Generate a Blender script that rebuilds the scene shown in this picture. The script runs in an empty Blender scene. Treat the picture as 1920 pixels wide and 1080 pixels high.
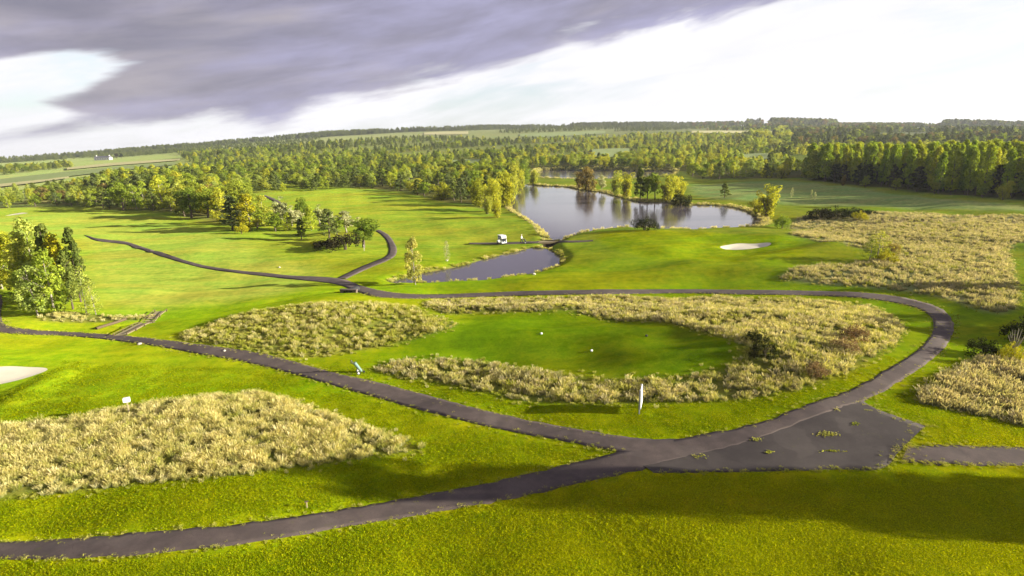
import bpy, bmesh, math, random
import numpy as np
from mathutils import Matrix, Vector

S = bpy.context.scene
C = S.collection
rng = np.random.default_rng(7)
random.seed(7)

# ------------------------------------------------------------------ camera
F = 1067.0                     # focal length in pixels of the 1920-wide picture
HCAM = 20.0
PITCH = math.atan((540 - 268) / F)
ROLL = math.radians(1.7)
fwd = np.array([0, math.cos(PITCH), -math.sin(PITCH)])
up0 = np.array([0, math.sin(PITCH), math.cos(PITCH)])
rt0 = np.array([1.0, 0, 0])
cr = math.cos(ROLL) * rt0 - math.sin(ROLL) * up0
cu = math.sin(ROLL) * rt0 + math.cos(ROLL) * up0
cam = bpy.data.cameras.new('camera')
cam.sensor_width = 36.0
cam.lens = 36.0 * F / 1920.0
cam.clip_start = 0.5
cam.clip_end = 30000
camo = bpy.data.objects.new('camera', cam)
C.objects.link(camo)
camo.matrix_world = Matrix(((cr[0], cu[0], -fwd[0], 0), (cr[1], cu[1], -fwd[1], 0),
                            (cr[2], cu[2], -fwd[2], HCAM), (0, 0, 0, 1)))
S.camera = camo

# ------------------------------------------------------------------ sun, exposure
SUN_EL = math.radians(14.0)
SUN_AZ = math.radians(-8.0)          # from +X
to_sun = Vector((math.cos(SUN_EL) * math.cos(SUN_AZ), math.cos(SUN_EL) * math.sin(SUN_AZ), math.sin(SUN_EL)))
sl = bpy.data.lights.new('sun', 'SUN')
sl.energy = 5.0
sl.angle = math.radians(0.6)
sl.color = (1.0, 0.93, 0.76)
slo = bpy.data.objects.new('sun', sl)
C.objects.link(slo)
slo.rotation_euler = to_sun.to_track_quat('Z', 'Y').to_euler()
slo.location = (60, -10, 60)
S.view_settings.view_transform = 'Standard'
S.view_settings.look = 'None'
S.view_settings.gamma = 1.0
S.view_settings.use_curve_mapping = False
S.view_settings.exposure = 1.6
S.cycles.use_denoising = True
S.cycles.max_bounces = 6
S.cycles.transparent_max_bounces = 4
S.cycles.volume_bounces = 0


# ------------------------------------------------------------------ node helper
class NT:
    def __init__(self, tree):
        self.t = tree
        self.n = tree.nodes
        self.l = tree.links

    def new(self, typ, **kw):
        n = self.n.new(typ)
        for k, v in kw.items():
            setattr(n, k, v)
        return n

    def put(self, sock, v):
        if isinstance(v, bpy.types.NodeSocket):
            self.l.new(v, sock)
        elif v is not None:
            sock.default_value = v

    def m(self, op, a, b=None, c=None, clamp=False):
        n = self.new('ShaderNodeMath', operation=op, use_clamp=clamp)
        self.put(n.inputs[0], a)
        if b is not None:
            self.put(n.inputs[1], b)
        if c is not None:
            self.put(n.inputs[2], c)
        return n.outputs[0]

    def ss(self, v, a, b, lo=0.0, hi=1.0):
        n = self.new('ShaderNodeMapRange', interpolation_type='SMOOTHSTEP')
        self.put(n.inputs['Value'], v)
        n.inputs['From Min'].default_value = a
        n.inputs['From Max'].default_value = b
        n.inputs['To Min'].default_value = lo
        n.inputs['To Max'].default_value = hi
        return n.outputs[0]

    def noise(self, vec, scale, detail=3.0, rough=0.5, dist=0.0):
        n = self.new('ShaderNodeTexNoise')
        if vec is not None:
            self.l.new(vec, n.inputs['Vector'])
        n.inputs['Scale'].default_value = scale
        n.inputs['Detail'].default_value = detail
        n.inputs['Roughness'].default_value = rough
        n.inputs['Distortion'].default_value = dist
        return n.outputs['Fac']

    def mix(self, fac, a, b, mode='MIX'):
        n = self.new('ShaderNodeMix', data_type='RGBA', blend_type=mode)
        self.put(n.inputs['Factor'], fac)
        for s, v in ((n.inputs['A'], a), (n.inputs['B'], b)):
            pass
        col = [s for s in n.inputs if s.type == 'RGBA']
        for s, v in zip(col, (a, b)):
            if isinstance(v, tuple) and len(v) == 3:
                v = (*v, 1)
            self.put(s, v)
        return [o for o in n.outputs if o.type == 'RGBA'][0]

    def mapping(self, vec, scale=(1, 1, 1), rot=(0, 0, 0), loc=(0, 0, 0)):
        n = self.new('ShaderNodeMapping')
        self.l.new(vec, n.inputs['Vector'])
        n.inputs['Scale'].default_value = scale
        n.inputs['Rotation'].default_value = rot
        n.inputs['Location'].default_value = loc
        return n.outputs[0]


# ------------------------------------------------------------------ world: sky and clouds
W = bpy.data.worlds.new('World')
S.world = W
W.use_nodes = True
w = NT(W.node_tree)
w.n.clear()
sky = w.new('ShaderNodeTexSky', sky_type='NISHITA')
sky.sun_disc = False
sky.sun_elevation = SUN_EL
sky.sun_rotation = math.pi / 2 - SUN_AZ
sky.altitude = 100
sky.air_density = 1.0
sky.dust_density = 1.5
tc = w.new('ShaderNodeTexCoord')
sep = w.new('ShaderNodeSeparateXYZ')
w.l.new(tc.outputs['Generated'], sep.inputs[0])
X, Y, Z = sep.outputs
A = w.m('ARCTAN2', X, Y)                       # azimuth from +Y, right positive
E = w.m('ARCSINE', Z)
# clouds: long banks tilting up to the right
cz_ = w.new('ShaderNodeCombineXYZ')
w.put(cz_.inputs[0], X)
w.put(cz_.inputs[1], Y)
w.put(cz_.inputs[2], w.m('SUBTRACT', w.m('MULTIPLY', Z, 4.6), w.m('MULTIPLY', X, 0.75)))
cd = cz_.outputs[0]
n1 = w.noise(cd, 2.6, 7, 0.55, 0.35)
n2 = w.noise(w.mapping(cd, (1, 1, 1.2), (0, 0, 0), (3, 7, 1)), 4.2, 7, 0.58, 0.3)
n3 = w.noise(w.mapping(cd, (1, 1, 1), (0, 0, 0), (11, 5, 2)), 1.7, 5, 0.55)
# lower rim of the dark deck: elevation as a function of azimuth
fc = w.new('ShaderNodeFloatCurve')
cv = fc.mapping.curves[0]
pts = [(-3.14, .16), (-1.2, .03), (-.73, .014), (-.62, .018), (-.50, .022), (-.41, .030), (-.30, .062), (-.20, .084), (-.056, .108),
       (.03, .120), (.10, .148), (.20, .160), (.31, .166), (.5, .168), (.62, .168), (.72, .22), (1.0, .28), (1.6, .30), (2.4, .22), (3.14, .16)]
for i, (a, e) in enumerate(pts):
    x = (a + math.pi) / (2 * math.pi)
    if i < 2:
        cv.points[i].location = (x, e * 2)
    else:
        cv.points.new(x, e * 2)
cv.points[0].location = (0, .32)
fc.mapping.update()
w.put(fc.inputs['Value'], w.m('DIVIDE', w.m('ADD', A, math.pi), 2 * math.pi))
Eb = w.m('MULTIPLY', fc.outputs[0], 0.5)
wob = w.m('ADD', w.m('MULTIPLY', w.m('SUBTRACT', n1, 0.5), 0.16), w.m('MULTIPLY', w.m('SUBTRACT', n2, 0.5), 0.075))
rel = w.m('ADD', w.m('SUBTRACT', E, Eb), wob)
# bright break in the deck, low on the left
gx = w.m('DIVIDE', w.m('ADD', A, 0.69), 0.20)
gy = w.m('DIVIDE', w.m('SUBTRACT', w.m('SUBTRACT', E, 0.098), w.m('MULTIPLY', w.m('ADD', A, 0.69), 0.20)), 0.031)
g = w.m('EXPONENT', w.m('MULTIPLY', w.m('ADD', w.m('MULTIPLY', gx, gx), w.m('MULTIPLY', gy, gy)), -1.0))
rel = w.m('SUBTRACT', rel, w.m('MULTIPLY', g, 0.17))
gx = w.m('DIVIDE', w.m('ADD', A, 0.70), 0.12)
gy = w.m('DIVIDE', w.m('SUBTRACT', w.m('SUBTRACT', E, 0.048), w.m('MULTIPLY', w.m('ADD', A, 0.70), 0.10)), 0.011)
g2 = w.m('EXPONENT', w.m('MULTIPLY', w.m('ADD', w.m('MULTIPLY', gx, gx), w.m('MULTIPLY', gy, gy)), -1.0))
rel = w.m('SUBTRACT', rel, w.m('MULTIPLY', g2, 0.05))
# some breaks farther up in the deck
brk = w.m('MULTIPLY', w.ss(E, 0.35, 0.7), w.ss(n3, 0.45, 0.6))
rel = w.m('SUBTRACT', rel, w.m('MULTIPLY', brk, 0.5))
dark = w.ss(rel, -0.002, 0.030)
tex = w.m('ADD', w.m('MULTIPLY', n2, 0.65), w.m('MULTIPLY', n1, 0.35))
shade = w.ss(tex, 0.30, 0.72)
EXPK = 2 ** -1.6
k = EXPK
dk = w.mix(shade, (0.25 * k, 0.235 * k, 0.31 * k), w.mix(w.ss(n3, .4, .6), (0.50 * k, 0.46 * k, 0.50 * k), (0.47 * k, 0.46 * k, 0.70 * k)))
# thin bright cloud over the clear sky
thin = w.ss(w.m('ADD', w.m('MULTIPLY', n3, 0.5), w.m('MULTIPLY', n2, 0.5)), 0.36, 0.54)
bright = w.m('ADD', 0.85 * k, w.m('MULTIPLY', n2, 0.30 * k))
cb = w.new('ShaderNodeCombineColor')
w.put(cb.inputs[0], w.m('MULTIPLY', bright, 0.99))
w.put(cb.inputs[1], w.m('MULTIPLY', bright, 0.985))
w.put(cb.inputs[2], w.m('MULTIPLY', bright, 1.03))
bgs = w.new('ShaderNodeBackground')
w.l.new(sky.outputs[0], bgs.inputs[0])
bgs.inputs[1].default_value = 0.075
skycol = w.mix(0.55, w.mix(1.0, sky.outputs[0], (0.075, 0.075, 0.075), 'MULTIPLY'), (0.80 * k, 0.89 * k, 1.02 * k))
clear = w.mix(thin, skycol, cb.outputs[0])
col = w.mix(w.m('MULTIPLY', dark, 0.96), clear, dk)
bg = w.new('ShaderNodeBackground')
w.l.new(col, bg.inputs[0])
bg.inputs[1].default_value = 1.0
w.n.remove(bgs)
out = w.new('ShaderNodeOutputWorld')
w.l.new(bg.outputs[0], out.inputs[0])

# ------------------------------------------------------------------ pixel <-> ground
def ray(u, v):
    d = cr * ((u - 960) / F) + cu * ((540 - v) / F) + fwd
    return d / np.linalg.norm(d)

def at_plane(u, v, z=0.0):
    d = ray(u, v)
    t = (z - HCAM) / d[2]
    return np.array([d[0] * t, d[1] * t])

def to_px(p):
    r = np.asarray(p, float) - np.array([0, 0, HCAM])
    zc = r @ fwd
    return 960 + F * (r @ cr) / zc, 540 - F * (r @ cu) / zc, zc

def pxpoly(pts, z=0.0):
    return np.array([at_plane(u, v, z) for u, v in pts])

def smooth_closed(P, n=5):
    P = np.asarray(P, float)
    N = len(P)
    o = []
    for i in range(N):
        p0, p1, p2, p3 = P[i - 1], P[i], P[(i + 1) % N], P[(i + 2) % N]
        for j in range(n):
            t = j / n
            o.append(0.5 * (2 * p1 + (p2 - p0) * t + (2 * p0 - 5 * p1 + 4 * p2 - p3) * t * t + (3 * p1 - p0 - 3 * p2 + p3) * t ** 3))
    return np.array(o)

def smooth_open(P, n=6):
    P = np.asarray(P, float)
    P = np.vstack([2 * P[0] - P[1], P, 2 * P[-1] - P[-2]])
    o = []
    for i in range(1, len(P) - 2):
        p0, p1, p2, p3 = P[i - 1], P[i], P[i + 1], P[i + 2]
        for j in range(n):
            t = j / n
            o.append(0.5 * (2 * p1 + (p2 - p0) * t + (2 * p0 - 5 * p1 + 4 * p2 - p3) * t * t + (3 * p1 - p0 - 3 * p2 + p3) * t ** 3))
    o.append(P[-2])
    return np.array(o)

def sdf(x, y, P):
    """signed distance to polygon, positive inside"""
    x = np.asarray(x, float); y = np.asarray(y, float)
    best = np.full(x.shape, 1e18)
    ins = np.zeros(x.shape, bool)
    N = len(P)
    for i in range(N):
        ax, ay = P[i]; bx, by = P[(i + 1) % N]
        ex, ey = bx - ax, by - ay
        wx, wy = x - ax, y - ay
        t = np.clip((wx * ex + wy * ey) / (ex * ex + ey * ey + 1e-12), 0, 1)
        dx, dy = wx - ex * t, wy - ey * t
        best = np.minimum(best, dx * dx + dy * dy)
        c = (ay > y) != (by > y)
        with np.errstate(divide='ignore', invalid='ignore'):
            xi = (bx - ax) * (y - ay) / (by - ay + 1e-15) + ax
        ins ^= c & (x < xi)
    d = np.sqrt(best)
    return np.where(ins, d, -d)

def inpoly(x, y, P):
    return sdf(x, y, P) > 0

def sst(x, a, b):
    t = np.clip((x - a) / (b - a), 0, 1)
    return t * t * (3 - 2 * t)

# ------------------------------------------------------------------ terrain shape
ZW = -0.55
POND1 = smooth_closed(pxpoly([(737, 530), (767, 521), (801, 512), (842, 505), (876, 497), (917, 485), (964, 474), (992, 467), (1014, 466),
                              (1033, 471), (1047, 482), (1047, 494), (1029, 505), (992, 514), (945, 521), (889, 526), (832, 529), (776, 532)], ZW), 4)
POND2 = smooth_closed(pxpoly([(960, 368), (983, 347), (1015, 349), (1062, 351), (1090, 357), (1127, 361), (1165, 372), (1202, 379), (1249, 380),
                              (1277, 386), (1330, 385), (1380, 391), (1413, 406), (1426, 419), (1410, 431), (1330, 433), (1250, 431), (1180, 430),
                              (1120, 435), (1075, 444), (1048, 452), (1033, 447), (1012, 427), (985, 408), (962, 392)], ZW), 4)
POND3 = smooth_closed(pxpoly([(1008, 332), (1012, 322), (1035, 319), (1090, 319.5), (1150, 319), (1200, 321), (1250, 320), (1262, 326), (1240, 332),
                              (1180, 335), (1120, 335), (1060, 335)], ZW), 3)
CHAN = pxpoly([(1017, 470), (1019, 457), (1028, 449), (1044, 448), (1043, 456), (1034, 462), (1032, 472)], ZW)
PONDS = [POND1, POND2, POND3, CHAN]
DITCH = [pxpoly([(640, 551), (560, 562), (470, 574), (390, 583), (330, 589), (290, 594), (230, 603)]), pxpoly([(737, 531), (715, 534), (690, 537), (672, 540)])]

MOUNDS = []
def mound(u, v, su, sy, h, rot=0.0):
    c = at_plane(u, v)
    MOUNDS.append((c[0], c[1], su, sy, h, rot))

mound(590, 610, 8.5, 6.5, 1.5, 0.1)           # rough mound left of the tee
mound(760, 612, 7.0, 3.0, 0.8, 0.2)
mound(1090, 625, 13, 6.5, 0.9)                # teeing ground
mound(1190, 590, 8, 3.0, 0.55)
mound(990, 660, 6, 3.0, -0.25)
mound(1600, 610, 5.5, 6, 0.8)                 # rough at the bend
mound(1500, 690, 6, 4.0, 0.6)
mound(1300, 448, 17, 9, 1.3)                  # green by the pond
mound(1240, 470, 7, 6, 0.5)
mound(1190, 443, 9, 5, 0.5)
mound(1560, 470, 8, 9, 0.9)
mound(1330, 510, 9, 3.2, 0.6, 0.1)
mound(1480, 490, 7, 3.2, 0.7, 0.1)
mound(1200, 520, 10, 3.0, 0.35)
mound(1700, 500, 14, 9, 1.0)
mound(1870, 720, 6, 5, 0.7)
mound(360, 800, 7, 4.2, 0.75, -0.2)           # rough in the near left
mound(120, 850, 7, 4.0, 0.5)
mound(40, 690, 5.0, 3.5, 0.35, 0.2)
mound(420, 470, 9, 6, 0.7)                    # hump on the left fairway
mound(200, 690, 8, 5, 0.35)
mound(700, 400, 20, 14, 0.8)
mound(640, 365, 24, 10, 0.7)
mound(860, 415, 9, 9, 0.8)
mound(600, 590, 4, 3, 0.3)
mound(1500, 905, 9, 2.2, 0.22)
mound(160, 410, 30, 14, 1.0)
mound(1000, 606, 4.5, 1.5, .40, .1)
mound(1250, 640, 4, 1.6, .42, -.1)
mound(1110, 684, 4.5, 1.4, -.30)
mound(930, 655, 3.5, 1.5, .35, .1)
mound(1330, 660, 3, 1.8, .4)
mound(1440, 645, 9, 5.5, 1.5)
mound(1060, 600, 2.6, 1.6, .35)
mound(1180, 672, 2.4, 2.0, .35)
mound(860, 640, 4.5, 3.0, .6)
mound(1335, 617, 6, 1.6, .9)
mound(905, 597, 5, 1.3, .55)
mound(1010, 642, 4, 1.5, .5)
mound(1305, 692, 6, 1.9, .8)
mound(1610, 482, 7, 2.6, 1.1)
mound(1490, 522, 5, 2, .8)
mound(-60, 705, 4, 4, .7)
for _t in np.linspace(0, 1, 8):
    mound(10 + 125 * _t, 762 - 56 * _t, 1.1, 1.2, .16)
mound(1290, 500, 4, 2.5, .5)
mound(1430, 500, 5, 3, .7)
mound(1260, 480, 3, 3, .45)
mound(1400, 515, 4, 2.0, .5)
mound(1180, 495, 5, 2.5, .4)

BUNK = []
def bunker(u, v, a, b, rot, depth):
    c = at_plane(u, v)
    BUNK.append((c[0], c[1], a, b, rot, depth))
bunker(2, 716, 3.7, 1.9, 0.22, 0.15)
bunker(1397, 470, 4.7, 2.5, 0.0, 0.5)
bunker(24, 403, 4.2, 5.5, 0.0, 0.6)

_wr = np.random.default_rng(3)
WAVES = []
for lam in (7.5, 9, 11, 14, 18, 23, 30, 40, 55):
    for _ in range(2):
        th = _wr.uniform(0, math.pi)
        WAVES.append((math.cos(th) * 2 * math.pi / lam, math.sin(th) * 2 * math.pi / lam, _wr.uniform(0, 6.28), lam * 0.0034))

_sky_az = np.arctan((np.array([-900, -300, 0, 150, 350, 500, 640, 800, 960, 1150, 1300, 1450, 1600, 1760, 1920, 2300, 3200]) - 960) / F)
_sky_px = np.array([-6, -8, -8, -3, 5, 14, 23, 25, 25, 23, 20, 16, 10, 2, -5, -6, -6], float)

def hills(x, y):
    r = np.hypot(x, y)
    az = np.arctan2(x, np.maximum(y, 1e-3))
    px = np.interp(az, _sky_az, _sky_px)
    # ground height that would show 'px' pixels above the eye level at 2300 m
    H = (HCAM + px / F * np.cos(az) * 2300) * 1.0
    a = sst(r, 330, 2300)
    tt = np.clip((r - 330) / 1970, 0, 1)
    prof = 0.55 * tt ** 1.15 + 0.45 * a
    roll = 2.2 * np.sin(x / 160 + 1.0) * np.sin(y / 230 + .5) + 1.6 * np.sin(x / 90 - y / 140)
    z = H * prof + roll * sst(r, 300, 800)
    z = z - np.clip((r - 2400) / 4000, 0, 1) * 60
    return np.where(y > -50, z, 0)

def height0(x, y):
    x = np.asarray(x, float); y = np.asarray(y, float)
    r = np.hypot(x, y)
    z = np.zeros(np.broadcast(x, y).shape)
    fade = 1 - sst(r, 500, 900)
    for kx, ky, ph, a in WAVES:
        z = z + a * np.sin(kx * x + ky * y + ph) * fade
    for cx, cy, sa, sb, h, rot in MOUNDS:
        dx, dy = x - cx, y - cy
        c, s = math.cos(rot), math.sin(rot)
        p = (dx * c + dy * s) / sa
        q = (-dx * s + dy * c) / sb
        z = z + h * np.exp(-0.5 * (p * p + q * q) ** 1.15)
    z = z + hills(x, y)
    return z

def height(x, y):
    x = np.asarray(x, float); y = np.asarray(y, float)
    z = height0(x, y)
    for cx, cy, a, b, rot, dep in BUNK:
        dx, dy = x - cx, y - cy
        c, s = math.cos(rot), math.sin(rot)
        q = np.sqrt(((dx * c + dy * s) / a) ** 2 + ((-dx * s + dy * c) / b) ** 2)
        z = z - dep * (1 - sst(q, 0.55, 1.12)) + 0.22 * dep * np.exp(-((q - 1.3) / 0.22) ** 2)
    for L in DITCH:
        x0, y0 = L.min(0) - 4; x1, y1 = L.max(0) + 4
        m = (x > x0) & (x < x1) & (y > y0) & (y < y1)
        if np.any(m):
            d2 = np.full(z.shape, 99.0)
            for (ax, ay), (bx, by) in zip(L[:-1], L[1:]):
                t = np.clip(((x - ax) * (bx - ax) + (y - ay) * (by - ay)) / ((bx - ax) ** 2 + (by - ay) ** 2), 0, 1)
                d2 = np.minimum(d2, (x - ax - (bx - ax) * t) ** 2 + (y - ay - (by - ay) * t) ** 2)
            z = z - np.where(m, 0.45 * np.exp(-d2 / 0.55), 0)
    for P in PONDS:
        x0, y0 = P.min(0) - 6; x1, y1 = P.max(0) + 6
        m = (x > x0) & (x < x1) & (y > y0) & (y < y1)
        if not np.any(m):
            continue
        d = sdf(np.where(m, x, 1e5), np.where(m, y, 1e5), P)
        zin = ZW - 0.03 - 0.4 * np.clip(d, 0, 3)
        t = sst(-d, 0, 2.6)
        zout = (ZW - 0.03 + 0.10 * np.clip(-d, 0, 1)) * (1 - t) + z * t
        z = np.where(m, np.where(d > 0, zin, zout), z)
    return z

def axis(fine0, fine1, step, lo, hi, grow):
    a = list(np.arange(fine0, fine1 + 1e-6, step))
    s_ = step
    p = a[-1]
    while p < hi:
        s_ *= grow
        p += s_
        a.append(p)
    s_ = step
    p = fine0
    b = []
    while p > lo:
        s_ *= grow
        p -= s_
        b.append(p)
    return np.array(b[::-1] + a)

gx_ = axis(-85, 115, 0.6, -7000, 7000, 1.085)
gy_ = axis(16, 190, 0.6, -400, 7000, 1.024)
GX, GY = np.meshgrid(gx_, gy_)
GZ = height(GX, GY)
nx, ny = len(gx_), len(gy_)
idx = np.arange(nx * ny).reshape(ny, nx)
quads = np.stack([idx[:-1, :-1], idx[:-1, 1:], idx[1:, 1:], idx[1:, :-1]], -1).reshape(-1, 4)


def height_fast(x, y):
    """height of the ground mesh itself"""
    x = np.clip(np.asarray(x, float), gx_[0], gx_[-1] - 1e-6); y = np.clip(np.asarray(y, float), gy_[0], gy_[-1] - 1e-6)
    i = np.clip(np.searchsorted(gx_, x, side='right') - 1, 0, nx - 2)
    j = np.clip(np.searchsorted(gy_, y, side='right') - 1, 0, ny - 2)
    a = (x - gx_[i]) / (gx_[i + 1] - gx_[i])
    b = (y - gy_[j]) / (gy_[j + 1] - gy_[j])
    return (GZ[j, i] * (1 - a) + GZ[j, i + 1] * a) * (1 - b) + (GZ[j + 1, i] * (1 - a) + GZ[j + 1, i + 1] * a) * b

height_exact = height
height = height_fast
_T = np.geomspace(15, 6000, 900)
def gp(u, v, dz=0.0):
    """pixel -> point on the terrain"""
    d = ray(u, v)
    p = _T[:, None] * d
    hz = height(p[:, 0], p[:, 1])
    below = (HCAM + p[:, 2]) < hz
    if not below.any():
        i = len(_T) - 1
        return Vector((p[i, 0], p[i, 1], hz[i] + dz))
    i = int(np.argmax(below))
    t0, t1 = _T[max(i - 1, 0)], _T[i]
    for _ in range(4):
        tt = np.linspace(t0, t1, 9)
        q = tt[:, None] * d
        b = (HCAM + q[:, 2]) < height(q[:, 0], q[:, 1])
        j = int(np.argmax(b)) if b.any() else 8
        t0, t1 = tt[max(j - 1, 0)], tt[j]
    t = 0.5 * (t0 + t1)
    x, y = d[0] * t, d[1] * t
    return Vector((x, y, float(height(np.array([x]), np.array([y]))[0]) + dz))

def hz(x, y):
    return float(height(np.array([x]), np.array([y]))[0])

# ------------------------------------------------------------------ object helpers
def tag(o, label=None, cat=None, group=None, kind=None):
    for k_, v_ in (('label', label), ('category', cat), ('group', group), ('kind', kind)):
        if v_:
            o[k_] = v_
    return o

def link(name, me, mats=None, parent=None):
    o = bpy.data.objects.new(name, me)
    C.objects.link(o)
    if mats is not None and me is not None:
        for m_ in (mats if isinstance(mats, (list, tuple)) else [mats]):
            me.materials.append(m_)
    if parent is not None:
        o.parent = parent
    return o

def empty(name, loc, rz=0.0, label=None, cat=None, group=None):
    o = bpy.data.objects.new(name, None)
    o.empty_display_size = 0.3
    C.objects.link(o)
    o.location = loc
    o.rotation_euler = (0, 0, rz)
    return tag(o, label, cat, group)

def mesh_np(name, verts, faces, smooth=False):
    me = bpy.data.meshes.new(name)
    verts = np.asarray(verts, np.float32)
    faces = np.asarray(faces, np.int32)
    k_ = faces.shape[1]
    me.vertices.add(len(verts))
    me.vertices.foreach_set('co', verts.ravel())
    me.loops.add(faces.size)
    me.loops.foreach_set('vertex_index', faces.ravel())
    me.polygons.add(len(faces))
    me.polygons.foreach_set('loop_start', np.arange(len(faces), dtype=np.int32) * k_)
    me.polygons.foreach_set('loop_total', np.full(len(faces), k_, np.int32))
    if smooth:
        me.polygons.foreach_set('use_smooth', np.ones(len(faces), bool))
    me.update(calc_edges=True)
    return me

class MB:
    """collects solid pieces into one bmesh"""
    def __init__(self):
        self.bm = bmesh.new()

    def box(self, c, s, rot=None, bevel=0.0):
        r = bmesh.ops.create_cube(self.bm, size=1.0)
        M_ = Matrix.Translation(c) @ (rot.to_4x4() if rot is not None else Matrix.Identity(4)) @ Matrix.Diagonal((*s, 1))
        bmesh.ops.transform(self.bm, matrix=M_, verts=r['verts'])
        if bevel:
            es = list({e for v_ in r['verts'] for e in v_.link_edges})
            bmesh.ops.bevel(self.bm, geom=es, offset=bevel, segments=2, affect='EDGES', profile=0.6)
        return self

    def tube(self, pts, rad, n=8):
        pts = [Vector(p) for p in pts]
        if not isinstance(rad, (list, tuple)):
            rad = [rad] * len(pts)
        rings = []
        for i, p in enumerate(pts):
            d = (pts[min(i + 1, len(pts) - 1)] - pts[max(i - 1, 0)]).normalized()
            a = d.cross(Vector((0.31, 0.17, 1)) if abs(d.z) < .9 else Vector((1, .1, 0))).normalized()
            b = d.cross(a)
            rings.append([self.bm.verts.new(p + (a * math.cos(2 * math.pi * j / n) + b * math.sin(2 * math.pi * j / n)) * rad[i]) for j in range(n)])
        for i in range(len(rings) - 1):
            for j in range(n):
                self.bm.faces.new((rings[i][j], rings[i][(j + 1) % n], rings[i + 1][(j + 1) % n], rings[i + 1][j]))
        self.bm.faces.new(rings[0][::-1])
        self.bm.faces.new(rings[-1])
        return self

    def prism(self, prof, y0, y1):
        """profile of (x,z) extruded along y"""
        a = [self.bm.verts.new((x, y0, z)) for x, z in prof]
        b = [self.bm.verts.new((x, y1, z)) for x, z in prof]
        n = len(prof)
        self.bm.faces.new(a)
        self.bm.faces.new(b[::-1])
        for i in range(n):
            self.bm.faces.new((a[i], b[i], b[(i + 1) % n], a[(i + 1) % n]))
        return self

    def disc(self, c, axis, r, wd, n=18):
        c = Vector(c); axis = Vector(axis).normalized()
        return self.tube([c - axis * wd / 2, c - axis * wd * .45, c + axis * wd * .45, c + axis * wd / 2], [r * .86, r, r, r * .86], n)

    def ball(self, c, r, seg=10, scale=(1, 1, 1)):
        q = bmesh.ops.create_uvsphere(self.bm, u_segments=seg, v_segments=max(6, seg * 2 // 3), radius=r)
        bmesh.ops.transform(self.bm, matrix=Matrix.Translation(c) @ Matrix.Diagonal((*scale, 1)), verts=q['verts'])
        return self

    def build(self, name, mat, parent=None, smooth=False):
        bmesh.ops.recalc_face_normals(self.bm, faces=self.bm.faces)
        me = bpy.data.meshes.new(name)
        self.bm.to_mesh(me)
        self.bm.free()
        if smooth:
            for p in me.polygons:
                p.use_smooth = True
        return link(name, me, mat, parent)

# ------------------------------------------------------------------ materials
def new_mat(name):
    m_ = bpy.data.materials.new(name)
    m_.use_nodes = True
    t = NT(m_.node_tree)
    t.n.clear()
    o = t.new('ShaderNodeOutputMaterial')
    return m_, t, o

def plain(name, col, rough=0.6, var=0.15, scale=6.0, metal=0.0, bump=0.0):
    m_, t, o = new_mat(name)
    b = t.new('ShaderNodeBsdfPrincipled')
    tcn = t.new('ShaderNodeTexCoord')
    f = t.noise(tcn.outputs['Object'], scale, 4, 0.6)
    c = t.mix(f, tuple(x * (1 - var) for x in col), tuple(min(1, x * (1 + var)) for x in col))
    t.l.new(c, b.inputs['Base Color'])
    b.inputs['Roughness'].default_value = rough
    b.inputs['Metallic'].default_value = metal
    if bump:
        bp = t.new('ShaderNodeBump')
        bp.inputs['Strength'].default_value = bump
        bp.inputs['Distance'].default_value = 0.02
        t.l.new(t.noise(tcn.outputs['Object'], scale * 4, 4, .6), bp.inputs['Height'])
        t.l.new(bp.outputs[0], b.inputs['Normal'])
    t.l.new(b.outputs[0], o.inputs[0])
    return m_

def ground_mat():
    m_, t, o = new_mat('turf')
    at = t.new('ShaderNodeAttribute', attribute_name='tint')
    geo = t.new('ShaderNodeNewGeometry')
    P = geo.outputs['Position']
    big = t.noise(t.mapping(P, (0.035, 0.10, 0.05)), 1.0, 4, 0.55, 0.4)
    streak = t.noise(t.mapping(P, (0.05, 0.55, 0.3), (0, 0, 0.12)), 1.0, 4, 0.6, 0.3)
    med = t.noise(P, 0.9, 5, 0.62)
    fine = t.noise(P, 6.0, 4, 0.7)
    vf = t.noise(P, 22.0, 3, 0.7)
    fac = t.m('ADD', t.m('MULTIPLY', t.ss(med, .3, .7), .28), t.m('MULTIPLY', t.ss(fine, .3, .7), .30))
    fac = t.m('ADD', fac, t.m('MULTIPLY', t.ss(vf, .3, .7), .26))
    fac = t.m('ADD', fac, t.m('MULTIPLY', t.ss(streak, .3, .7), .26))
    worn = t.m('MULTIPLY', t.ss(t.noise(t.mapping(P, (0.12, 0.25, 1), (0, 0, .4), (3, 9, 0)), 1.0, 5, .65), .52, .70), -.16)
    fac = t.m('ADD', fac, worn)
    fac = t.m('ADD', fac, 0.49)
    gcol = t.new('ShaderNodeCombineColor')
    for i in range(3):
        t.put(gcol.inputs[i], fac)
    c = t.mix(1.0, at.outputs['Color'], gcol.outputs[0], 'MULTIPLY')
    # drift between yellower and greener sward
    hue = t.mix(t.ss(t.m('ADD', t.m('MULTIPLY', big, .6), t.m('MULTIPLY', med, .4)), .36, .64), (0.80, 1.03, 0.9), (1.18, 0.99, 1.0))
    c = t.mix(1.0, c, hue, 'MULTIPLY')
    b = t.new('ShaderNodeBsdfDiffuse')
    b.inputs['Roughness'].default_value = 0.5
    t.l.new(c, b.inputs['Color'])
    bp = t.new('ShaderNodeBump')
    bp.inputs['Strength'].default_value = 0.55
    bp.inputs['Distance'].default_value = 0.05
    t.l.new(t.m('ADD', fine, t.m('MULTIPLY', vf, .6)), bp.inputs['Height'])
    t.l.new(bp.outputs[0], b.inputs['Normal'])
    t.l.new(b.outputs[0], o.inputs[0])
    return m_

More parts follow.
